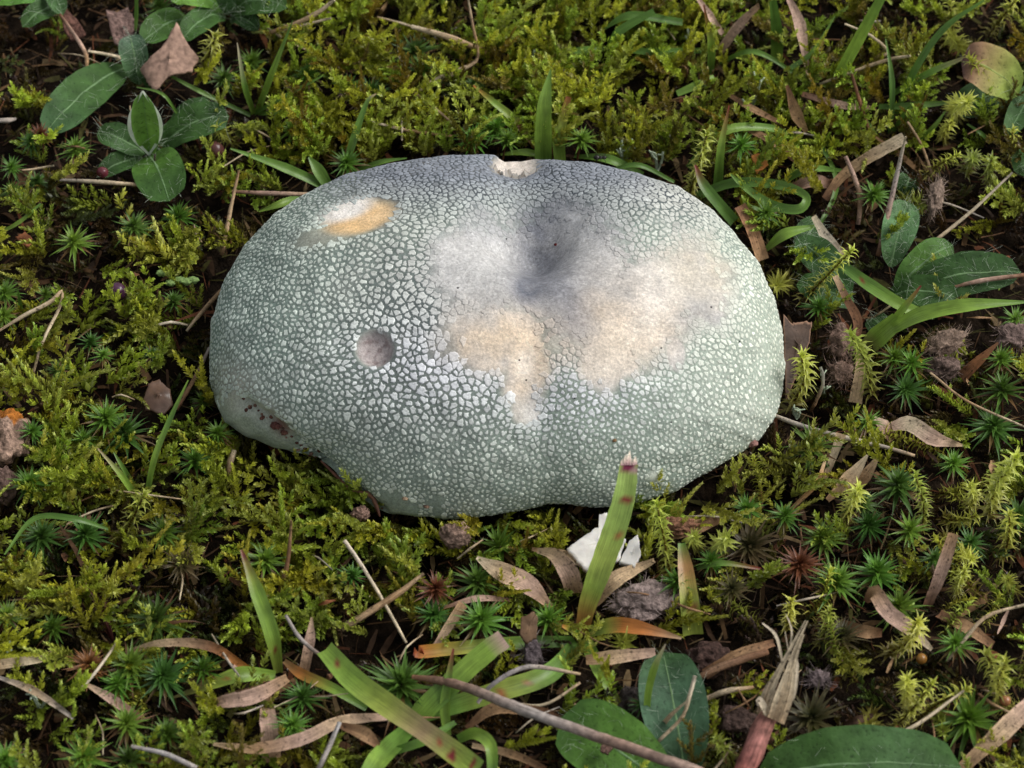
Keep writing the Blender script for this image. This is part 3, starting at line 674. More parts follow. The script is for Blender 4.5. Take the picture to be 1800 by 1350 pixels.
# dead brush of haircap moss, closed and dark
def brush(p, q_):
    parts = []; d = (q_ - p); L = np.linalg.norm(d); d /= L
    for i in range(46):
        t_ = R(.0, .55); a = np.array([R(-1, 1), R(-1, 1), R(-1, 1)]); a -= d*(a @ d); a /= np.linalg.norm(a)
        b = p + d*L*t_; e = b + d*L*R(.32, .5) + a*L*R(.05, .15); c = np.array([.085, .03, .022])*R(.6, 1.6)
        parts.append(ribbon([b, (b + e)/2 + a*.02, e], [.035, .03, .004], [c, c*1.4], .2, R(0, 3), 5, 3))
    return join(parts)
tag(put('dead_moss_brush', brush(P(200, 1130, .2), P(165, 1020, 1.0)), 'star'), 'dark red-brown closed brush of a dead haircap moss shoot', 'moss')

# ------------------------------------------------------------------ litter between the shoots
parts_v, parts_f, parts_k = [], [], []; b0 = 0
for i in range(20000):
    x, y = R(-19, 19), R(-19, 22); z = soil_z(x, y) + R(-.02, .32)
    if ((x - xc)/5.6)**2 + ((y - yc)/4.0)**2 < 1: continue
    a = R(0, 6.28); tl = R(-.5, .5); d = np.array([math.cos(a)*math.cos(tl), math.sin(a)*math.cos(tl), math.sin(tl)])
    s_ = np.cross(d, (R(-.5, .5), R(-.5, .5), 1.0)); s_ /= np.linalg.norm(s_); L = R(.15, .7) if random.random() < .8 else R(.5, 1.3); wd = R(.012, .035) if random.random() < .75 else R(.05, .14)
    n_ = np.cross(s_, d); p = np.array([x, y, z]); cv = n_*R(-.12, .12)*L
    c = np.array(random.choice([(.085, .045, .022), (.055, .03, .016), (.13, .075, .035), (.035, .022, .014), (.16, .11, .055), (.06, .055, .015), (.11, .04, .018)]))*R(.6, 1.2)
    parts_v += [p - s_*wd*.5, p + s_*wd*.5, p + d*L*.5 + s_*wd*.6 + cv, p + d*L*.5 - s_*wd*.6 + cv, p + d*L + s_*wd*.2, p + d*L - s_*wd*.2]
    parts_f += [(b0, b0+1, b0+2, b0+3), (b0+3, b0+2, b0+4, b0+5)]; parts_k += [c]*6; b0 += 6
tag(link('leaf_litter', make_mesh('leaf_litter', np.array(parts_v), parts_f, np.array(parts_k), None, M['litter'])), 'brown plant crumbs and needles littering the soil', None, None, 'stuff')

# ------------------------------------------------------------------ grass, dead blades, twigs and leaves, one by one
g1 = (.23, .37, .055); g2 = (.10, .205, .035); g3 = (.155, .285, .05); gy = (.33, .40, .07); red = (.24, .03, .03); org = (.50, .19, .04)
tan = (.46, .33, .20); tan2 = (.34, .21, .11); brn = (.17, .085, .045); straw = (.58, .48, .33); grey = (.36, .32, .29); cream = (.72, .62, .48); pink = (.46, .31, .24); dkb = (.07, .04, .025)
def blade(name, pp, ww, cc, parent=None, mat='blade', origin=None, **kw):
    return put(name, ribbon(pts3(pp), wcm(ww), cc, **kw), mat, parent, origin)
def tuft(name, base, label, cat, blades, group=None):
    o3 = P(*base); t = tag(empty(name, o3), label, cat, group)
    for b in blades:
        pp, ww, cc = b[:3]; kw = b[3] if len(b) > 3 else {}
        mt = kw.pop('mat', 'blade') if kw else 'blade'
        blade('blade', pp, ww, cc, t, mt, o3, **kw)
    return t
tuft('wood_rush', (1022,1118,.3), 'wood-rush with a broad snapped red-spotted blade standing before the mushroom', 'grass', [
 ([(1024,1118,.3),(1030,1075,.9),(1050,1015,1.6),(1076,945,2.2),(1097,875,2.8),(1106,815,3.2)], [20,27,37,39,36,29], [(.30,.10,.03), (.42,.22,.06), (.30,.42,.07), (.36,.46,.09), (.32,.46,.10), (.32,.46,.11), (.34,.46,.12)], {'fold': .10, 'ragged': .03, 'spots': [(.98,0,.14,(.22,.03,.07)),(.80,.2,.07,red),(.74,-.1,.04,red),(.62,.5,.06,(.4,.15,.05)),(.96,.7,.1,(.5,.3,.3))]}),
 ([(1036,1112,.5),(1075,1100,.8),(1120,1103,.95),(1198,1122,.9)], [16,27,25,4], [g2, gy, org, (.55,.2,.05), tan]),
 ([(1028,1125,.4),(1055,1180,.7),(1078,1220,.6),(1100,1258,.4)], [22,24,13,2], [g2, g1, g1, org]),
 ([(1015,1130,.4),(965,1185,.8),(880,1215,.9),(800,1240,.7),(735,1265,.5)], [22,33,34,30,16], [g2, g3, gy, g3, g2], {'spots': [(.38,.1,.06,(.35,.16,.06)),(.5,-.2,.07,(.4,.14,.05))]}),
 ([(1005,1128,.4),(920,1130,.6),(830,1137,.7),(745,1146,.8),(735,1146,.8)], [18,22,22,22,20], [g2, g3, gy, org, red]),
 ([(1022,1120,.4),(1005,1108,.9),(988,1100,1.1)], [14,12,5], [g2, g1, org])])
wr = [o for o in bpy.data.objects if o.name == 'wood_rush'][0]; tp = []
for k_, (dx, h_) in enumerate([(-11, 12), (-6, 20), (0, 26), (5, 12), (10, 16)]):
    tp.append(ribbon(pts3([(1106 + dx, 818, 3.2), (1106 + dx*1.05, 818 - h_*.6, 3.25), (1106 + dx + 1.5, 818 - h_, 3.3)]), wcm([8, 6, 1]), [(.5,.28,.30), (.72,.62,.5), (.8,.72,.6)], .15, R(-.3, .3), 6, 3))
put('torn_tip', join(tp), 'dry', wr, P(1022,1118,.3))
tuft('wood_rush', (722,1285,.3), 'wood-rush with a cut pale-tipped blade growing over the long brown twig', 'grass', [
 ([(715,1290,.4),(745,1250,.9),(800,1195,1.3),(850,1150,1.6),(886,1123,1.8)], [30,36,36,34,32], [g2, g1, g3, g1, g1, (.62,.42,.36)], {'ragged': .05, 'fold': .1}),
 ([(572,1142,1.5),(620,1195,1.6),(680,1240,1.6),(745,1285,1.7),(800,1325,1.9),(840,1356,2.0)], [30,38,38,32,36,36], [g1, g1, gy, (.42,.3,.16), gy, g1], {'spots': [(.70,0,.10,(.45,.12,.06)),(.80,.3,.10,red),(.08,0,.05,red),(.93,-.2,.1,red)]}),
 ([(786,1292,.5),(782,1240,1.0),(788,1195,1.4),(797,1140,1.8)], [13,17,13,3], [g1, g1, g3, red], {'spots': [(.62,0,.05,(.45,.3,.2)),(.12,-.5,.06,red)]}),
 ([(718,1282,.5),(690,1310,1.0),(662,1340,1.4),(640,1375,1.6)], [24,32,34,26], [g2, g3, g1, g2]),
 ([(805,1300,.8),(835,1290,1.3),(862,1310,1.5),(866,1360,1.2)], [14,20,20,16], [g2, g1, g1, g2])])
tuft('wood_rush', (490,1182,.3), 'wood-rush with one upright tapering blade beside an arched brown blade', 'grass', [
 ([(490,1182,.3),(478,1115,1.1),(452,1040,1.7),(424,966,2.1)], [14,26,24,4], [gy, g1, g1, (.25,.12,.05)], {'spots': [(.18,0,.07,red),(.95,0,.12,(.2,.05,.05))]}),
 ([(484,1188,.4),(425,1186,.8),(370,1203,.7),(305,1226,.4)], [16,27,18,3], [g1, g1, gy, (.3,.25,.1)], {'spots': [(.5,0,.04,(.45,.18,.05))]}),
 ([(500,1162,.5),(530,1185,.8),(585,1210,.9),(645,1245,.7)], [8,18,17,12], [(.5,.3,.15), org, g1, g2]),
 ([(548,1085,1.4),(545,1125,1.1),(533,1186,.6)], [3,18,17], [tan, pink, tan2], {'mat': 'dry', 'ragged': .05})])
blade_r = tuft('wood_rush', (1525,612,.3), 'bright green wood-rush arching beside the fuzzy grey dead leaves', 'grass', [
 ([(1522,614,.3),(1545,592,.8),(1580,562,1.3)], [26,38,30], [(.3,.24,.1), g1, g1]),
 ([(1570,578,1.1),(1620,553,1.7),(1700,537,2.0),(1800,531,1.9)], [20,27,24,5], [g1, g1, g1, g3]),
 ([(1566,570,1.0),(1590,540,1.6),(1619,502,2.0)], [14,13,3], [g1, g1, red]),
 ([(1485,470,1.2),(1530,503,1.3),(1590,540,1.2),(1640,556,.9)], [18,24,22,12], [g2, g3, g1, g2], {'spots': [(.25,-.2,.05,red)]})])
tuft('grass_tuft', (962,276,.4), 'upright broad grass pair standing just behind the torn notch of the cap', 'grass', [
 ([(955,290,.4),(955,235,1.2),(958,180,1.9),(968,122,2.4)], [30,32,26,3], [g2, g1, g1, g3]),
 ([(985,290,.4),(983,240,1.0),(1000,170,1.7)], [20,24,10], [g1, g1, gy, (.3,.1,.04)]),
 ([(945,262,.5),(905,212,1.0),(868,180,1.3),(832,150,1.4)], [10,17,12,3], [(.25,.08,.04), gy, g1, org], {'spots': [(.25,0,.07,red)]}),
 ([(965,280,.4),(925,268,.7),(880,272,.6)], [10,14,4], [g3, g1, g1])])
tuft('grass_tuft', (452,198,.3), 'thin splayed grass tuft beside the hairy rosette', 'grass', [
 ([(452,200,.3),(478,130,1.4),(515,35,2.6)], [12,13,2], [g1, g1, g2]),
 ([(448,200,.3),(500,170,1.1),(570,132,1.7)], [8,9,2], [g2, g3, g3]),
 ([(446,200,.3),(430,150,1.3),(417,75,2.1)], [10,11,2], [g1, g3, straw]),
 ([(440,203,.3),(350,160,.9),(268,116,1.3)], [8,9,2], [g2, g3, g3]),
 ([(455,200,.3),(490,198,.7),(515,197,.8)], [8,9,2], [g3, g3, g3])])
tuft('grass_tuft', (590,325,.4), 'blue-green grass with two flat blades tucked behind the mushroom by the eaten patch', 'grass', [
 ([(585,334,.5),(500,295,1.0),(405,261,1.4)], [16,18,3], [g2, g3, g3]),
 ([(582,336,.5),(560,300,.9),(543,276,1.1)], [16,24,4], [g2, g3, g3]),
 ([(600,318,.4),(622,245,1.3),(645,180,1.9),(661,165,2.0)], [12,15,8,2], [g2, g3, g2, tan]),
 ([(530,345,.5),(495,358,.7),(455,372,.6)], [12,15,3], [g2, g1, g1]),
 ([(612,305,.4),(670,285,.9),(715,278,1.0)], [9,10,2], [g2, g3, g2])])
tuft('grass_tuft', (1265,330,.4), 'tangled curling grass hugging the mushroom rim beside brown dead blades', 'grass', [
 ([(1225,345,.5),(1290,322,1.0),(1370,326,1.2),(1416,345,1.2),(1405,368,1.1),(1360,362,1.0),(1310,330,1.1),(1284,306,1.2)], [16,18,18,14,18,18,12,3], [g2, g2, g3, g3, g2, g3, g3]),
 ([(1222,290,1.5),(1240,330,1.3),(1290,390,.6)], [4,20,22], [red, g2, g2]),
 ([(1262,322,.5),(1268,255,1.4),(1282,185,2.0)], [18,14,2], [g2, g1, red]),
 ([(1345,440,.5),(1380,412,1.0),(1432,398,1.0)], [8,22,6], [g2, g1, g3]),
 ([(1210,295,.4),(1270,232,1.2),(1350,225,1.0),(1400,245,.5)], [12,18,14,6], [g2, g1, g3, g2]),
 ([(1130,308,.4),(1070,280,.9),(1010,275,.5)], [12,18,6], [g2, g3, g2]),
 ([(1480,300,.6),(1420,298,1.2),(1370,325,.6)], [6,16,8], [g2, g3, g2])])
tuft('grass_tuft', (1460,168,.3), 'long pale green grass blade leaning up steeply out of the moss', 'grass', [
 ([(1458,172,.4),(1480,125,1.3),(1515,60,2.6),(1552,-8,3.8)], [14,22,22,16], [(.3,.2,.12), g1, g1, g3]),
 ([(1462,172,.4),(1500,185,.7),(1545,240,.6)], [5,7,2], [g2, g3, g3])])
tuft('grass_tuft', (1580,235,.3), 'wispy green grass tuft in front of the yellowing round leaf', 'grass', [
 ([(1575,200,.5),(1610,120,1.7),(1660,50,2.6),(1730,0,3.2)], [8,14,12,4], [g2, g2, g2, g3]),
 ([(1570,165,.6),(1640,125,1.4),(1720,92,1.9)], [10,13,3], [g2, g3, tan]),
 ([(1565,235,.4),(1568,145,1.4),(1557,68,2.0)], [9,11,2], [g2, g2, g3]),
 ([(1545,188,.7),(1610,186,.9),(1690,178,.9)], [10,15,3], [g2, g3, g3]),
 ([(1610,250,.4),(1640,225,.9),(1662,195,1.2)], [7,10,2], [g2, g1, g3]),
 ([(1700,218,.8),(1725,235,.7),(1740,252,.4)], [3,8,6], [g3, g2, g2]),
 ([(1570,232,.4),(1590,200,1.0),(1602,185,1.3)], [7,9,2], [g2, g2, g2])])
tuft('grass_tuft', (1240,130,.3), 'red-tipped upright grass among pinkish dead blades', 'grass', [
 ([(1248,135,.4),(1250,80,1.3),(1237,8,2.4)], [13,15,2], [g2, g1, red]),
 ([(1365,110,.4),(1365,60,1.2),(1358,0,2.2)], [22,24,14], [g1, g2, g2]),
 ([(1265,110,.5),(1330,92,1.2),(1420,145,.5)], [8,11,5], [g2, g3, g2]),
 ([(1200,90,.6),(1240,90,.8),(1262,85,.7)], [8,9,4], [g2, g2, g2])])
tuft('grass_tuft', (1110,88,.4), 'low flat-bladed grass lying in bright moss behind the mushroom', 'grass', [
 ([(985,90,.9),(1030,89,1.0),(1060,85,.9)], [6,16,10], [g2, g3, g2]),
 ([(1100,88,.9),(1160,92,1.0),(1240,88,.9)], [10,16,8], [g2, g2, g3]),
 ([(1062,50,1.1),(1110,28,1.4),(1200,40,1.2)], [4,18,14], [g2, g2, g2]),
 ([(1068,90,.9),(1090,55,1.3),(1150,20,1.7)], [6,18,12], [g2, g2, g2])])
tuft('grass_tuft', (253,885,.3), 'two slender bright grass blades crossing in a V over star moss', 'grass', [
 ([(257,880,.4),(272,805,1.4),(300,735,2.0),(331,668,2.6)], [9,11,9,2], [g3, g1, g2, g1]),
 ([(250,890,.4),(215,838,1.2),(172,788,1.7)], [12,11,2], [g1, g1, tan]),
 ([(240,860,.4),(215,820,1.0),(200,795,1.2)], [8,8,2], [g2, g3, g3])])
tuft('grass_tuft', (1140,1305,.3), 'young grass sprout with curved rolled blade beside the hairy leaf', 'grass', [
 ([(1140,1300,.4),(1138,1230,1.3),(1150,1175,2.0),(1170,1132,2.5)], [8,11,12,2], [g2, g1, g1, straw]),
 ([(1138,1302,.4),(1090,1270,.9),(1045,1237,1.2)], [16,20,6], [g2, g3, tan]),
 ([(1148,1300,.4),(1175,1262,1.2),(1210,1230,1.8)], [7,8,2], [straw, tan, straw], {'mat': 'dry'})])
tuft('grass_tuft', (1215,1000,.3), 'short broad grass stub with red stain beside the spiky moss', 'grass', [
 ([(1218,1115,.4),(1212,1060,.9),(1205,1000,1.2),(1198,955,1.3)], [34,32,26,12], [gy, gy, (.4,.2,.08), g2], {'spots': [(.3,.2,.1,(.36,.14,.06))]}),
 ([(1225,1000,.7),(1270,990,1.0),(1338,1000,.8)], [6,10,5], [g2, g3, red])])
for lab, pp, ww, cc in [
 ('single green grass blade lying flat beside the pair of star mosses', [(8,975,1.0),(60,912,1.3),(130,912,1.4),(190,930,1.0)], [3,9,11,4], [g3, g2, g2]),
 ('thin yellow-green grass thread hooked over bare soil', [(-5,412,.7),(35,390,1.0),(72,358,1.2)], [5,8,4], [g1, g1, g2]),
 ('thin green grass thread above the small brown berry', [(240,153,1.2),(285,165,1.5),(312,200,1.0)], [2,6,5], [g3, g3, g2]),
 ('green grass blade rising behind the torn brown fragment', [(240,-6,2.2),(240,30,1.6),(238,62,.8)], [6,8,6], [g2, g2, g2]),
 ('short lone grass spike standing in dark soil', [(40,552,.3),(35,530,.8),(31,508,1.2)], [7,7,2], [g1, g2, g2]),
 ('sharp green grass blade half hidden by the loop of grass', [(1440,245,.9),(1470,330,.7),(1420,430,.5)], [6,10,6], [g2, g3, g2]),
 ('dark green arching blade bending from the dead reed stem', [(1060,305,.8),(1120,290,1.1),(1185,320,.6)], [5,10,6], [g2, g2, g2]),
 ('blue-green blade pointing at the yellowing round leaf', [(1390,120,1.2),(1430,90,1.4),(1468,28,2.0)], [9,10,2], [g2, g3, g3]),
 ('bent green blade lying in the moss beside the pink dead blades', [(1190,165,1.0),(1225,150,1.1),(1255,135,1.1)], [12,16,8], [g3, g1, g1]),
 ('broad pale blade at the lower end of the cut wood-rush', [(690,1322,.9),(750,1300,1.2),(800,1270,.9)], [12,16,8], [g2, g3, g2])]:
    tag(blade('lone_grass', pp, ww, cc), lab, 'grass')
# dead blades
DEAD = [
 ('tan dead blade curling below the upright wood-rush blade', [(505,1192,1.0),(450,1222,1.1),(400,1232,1.0),(352,1240,.7)], [14,26,22,4], [tan2, pink, pink, brn]),
 ('tan dead blade hanging straight down under the wood-rush', [(468,1222,.8),(472,1270,.8),(478,1340,.5)], [16,28,30], [tan2, pink, tan2]),
 ('long curved tan blade sweeping away from the lower wood-rush', [(680,1260,1.2),(600,1268,1.3),(530,1300,1.2),(450,1316,1.0),(375,1308,.8)], [12,20,22,20,5], [pink, tan, pink, tan2, tan]),
 ('arched brown blade bridging two star mosses', [(222,1147,.8),(290,1130,1.2),(370,1136,1.2),(440,1178,.7)], [8,13,17,12], [tan, tan, brn, org]),
 ('pink-brown dead blade pointed at one end lying over soil', [(141,1197,1.0),(190,1225,.9),(245,1262,.6)], [3,16,14], [tan, pink, brn]),
 ('broken flat straw piece lying on dark soil', [(-6,1168,.9),(50,1160,.9),(98,1150,.8)], [16,17,14], [tan, straw, tan]),
 ('split tan blade leaning beneath the crumb of soil', [(838,980,1.2),(880,1005,1.1),(930,1030,.9),(972,1072,.6)], [6,34,36,6], [straw, tan, pink, tan2]),
 ('wide tan dead blade bent under the white mushroom scrap', [(945,968,1.0),(975,975,1.1),(1000,1005,1.0),(1012,1042,.5)], [8,22,34,34], [tan, tan, pink, tan2]),
 ('grey-brown dead blade running beneath the white mushroom scrap', [(935,965,.9),(1000,978,1.0),(1060,1010,.7)], [6,18,20], [tan2, tan, grey]),
 ('broad buff blade slanting behind the snapped wood-rush blade', [(1040,1060,.5),(1085,1018,1.0),(1150,985,.8)], [26,28,8], [tan2, tan, tan]),
 ('tan blade lying under the red-tipped wood-rush blade', [(1030,1160,.9),(1080,1155,1.0),(1152,1147,1.0)], [16,24,14], [tan2, tan, pink]),
 ('orange-brown dead blade sloping between two star mosses', [(815,1062,1.0),(790,1100,.8),(762,1142,.6)], [18,16,10], [tan2, tan, pink]),
 ('dry brown blade behind the pair of star mosses in front of the cap', [(780,1068,.9),(840,1052,1.0),(900,1055,.7)], [5,12,6], [brn, pink, brn]),
 ('brown dead blade curving past the cut wood-rush', [(820,1280,.5),(870,1245,.9),(950,1252,.9),(1000,1270,.6)], [10,20,18,8], [brn, tan2, brn, dkb]),
 ('tan stem piece standing below the fuzzy grey leaves', [(1512,605,1.3),(1513,650,.9),(1504,708,.4)], [16,20,24], [brn, tan, tan]),
 ('twisted brown dead blade dangling before the hairy leaf', [(1468,485,1.5),(1488,525,1.3),(1508,565,1.0),(1503,605,.8)], [10,14,18,12], [tan, brn, brn, brn]),
 ('russet pointed dead blade beside the fuzzy grey leaves', [(1755,602,1.3),(1720,635,1.0),(1690,665,.6)], [3,18,24], [brn, (.28,.12,.05), brn]),
 ('long pale tan blade lying flat over star moss', [(1568,750,1.0),(1600,745,1.1),(1640,770,1.1),(1692,783,.9)], [16,28,28,4], [pink, straw, pink, tan]),
 ('pale tan blade end bent under the long tan blade', [(1535,735,1.1),(1555,750,1.0),(1568,775,.7)], [8,24,14], [straw, pink, tan2]),
 ('slim tan dead blade leaning near the grey straw', [(1478,762,1.1),(1465,800,.8),(1450,842,.5)], [18,14,8], [tan, straw, tan2]),
 ('flared tan dead blade pointing away from the cap', [(1525,800,1.2),(1495,840,.9),(1455,880,.6)], [4,28,10], [straw, tan, tan2]),
 ('darker flared dead blade beside the tan one', [(1540,808,1.1),(1520,840,.8),(1490,872,.5)], [8,24,12], [tan, tan2, brn]),
 ('curving amber dead blade beneath the spiky moss', [(1450,810,1.0),(1435,850,.9),(1390,895,.5)], [5,9,6], [tan, (.4,.22,.08), tan2]),
 ('straight brown dead blade standing over the star mosses', [(1676,938,1.7),(1655,1005,1.1),(1630,1066,.5)], [18,22,14], [tan2, pink, brn]),
 ('curled brown dead blade with a hooked upper end', [(1522,1058,.9),(1538,1042,1.4),(1560,1075,1.2),(1600,1105,1.0),(1638,1142,.7)], [8,26,26,24,6], [brn, tan2, pink, pink, straw]),
 ('flat brown dead blade pressed into the moss', [(1480,1100,.6),(1520,1110,.8),(1550,1112,.6)], [20,22,14], [brn, tan2, brn]),
 ('wide tan dead blade running out below the bright star moss', [(1812,1240,1.2),(1760,1288,1.2),(1690,1352,.9)], [30,32,18], [pink, tan, tan2]),
 ('brown dead blade half sunk in spiky moss', [(1650,1080,.8),(1700,1105,.9),(1745,1135,.6)], [18,24,14], [brn, tan2, brn]),
 ('dark brown blade under the dead reed stalk', [(1238,1185,.7),(1300,1150,.9),(1360,1130,.8)], [18,20,12], [brn, tan2, brn]),
 ('reddish brown dead blade beside the mushroom rim and curling grass', [(1300,362,1.2),(1320,402,.9),(1338,458,.4)], [22,26,28], [brn, (.32,.17,.09), tan2]),
 ('tan split dead blade below the grass loop', [(1430,380,1.2),(1455,420,.9),(1490,455,.5)], [10,20,12], [straw, cream, tan]),
 ('long brown blade curving behind the split straw', [(1590,242,1.7),(1530,275,1.3),(1480,310,.9),(1450,350,.6)], [22,22,18,14], [straw, tan, tan2, brn]),
 ('pinkish dead blade arching down beside the red-tipped grass', [(1385,-5,2.4),(1405,45,1.7),(1420,130,.8)], [10,24,6], [pink, (.55,.38,.30), pink]),
 ('pinkish dead blade leaning next to the red-tipped grass', [(1335,10,2.0),(1300,45,1.4),(1265,90,.7)], [14,22,16], [tan2, pink, pink]),
 ('pale pink dead blade crossing behind the red-tipped grass', [(1225,-5,2.0),(1245,25,1.5),(1270,60,.9)], [8,16,10], [pink, (.55,.38,.30), pink]),
 ('brown dead spear-shaped blade standing near a lichen sprig', [(1383,150,1.9),(1400,200,1.2),(1418,232,.8)], [6,24,8], [brn, tan2, tan2]),
 ('brown dead blade lying under the spear-shaped dead blade', [(1270,160,1.0),(1320,190,1.0),(1375,218,.8)], [6,14,8], [brn, tan2, brn]),
 ('rust-brown dead blade beneath the curled grass', [(1310,225,1.0),(1360,250,1.0),(1402,285,.6)], [10,16,10], [brn, tan2, brn]),
 ('dark tan dead blade lying below the long leaning grass blade', [(1410,165,1.0),(1480,185,.9),(1540,190,.7)], [10,16,8], [brn, pink, brn]),
 ('flat brown dead strip in the middle of the tangled grass', [(1395,330,.7),(1430,318,.8),(1460,325,.6)], [18,26,16], [brn, pink, brn]),
 ('dry grey-tan blade lying near the broken flat straw', [(-5,1190,.9),(60,1215,1.0),(130,1262,.8)], [6,14,6], [grey, tan, grey]),
 ('brown strip of dead blade near the lower wood-rush and silvery straw', [(600,1275,1.3),(640,1290,1.4),(665,1312,1.3)], [10,24,10], [brn, tan2, brn]),
 ('tan dead blade under the small curling wood-rush blade', [(830,1310,.9),(900,1325,.9),(960,1352,.8)], [8,14,10], [tan, tan2, brn]),
 ('short brown blade standing on edge behind the hairy leaf', [(1285,905,.7),(1215,930,.9),(1160,945,.6)], [10,26,14], [brn, tan2, brn])]
for lab, pp, ww, cc in DEAD:
    tag(blade('dead_grass', pp, ww, cc, None, 'dry', fold=R(.05, .22), ragged=.06, twist=R(-.5, .5), roll=R(-.3, .3)), lab, 'dead grass')
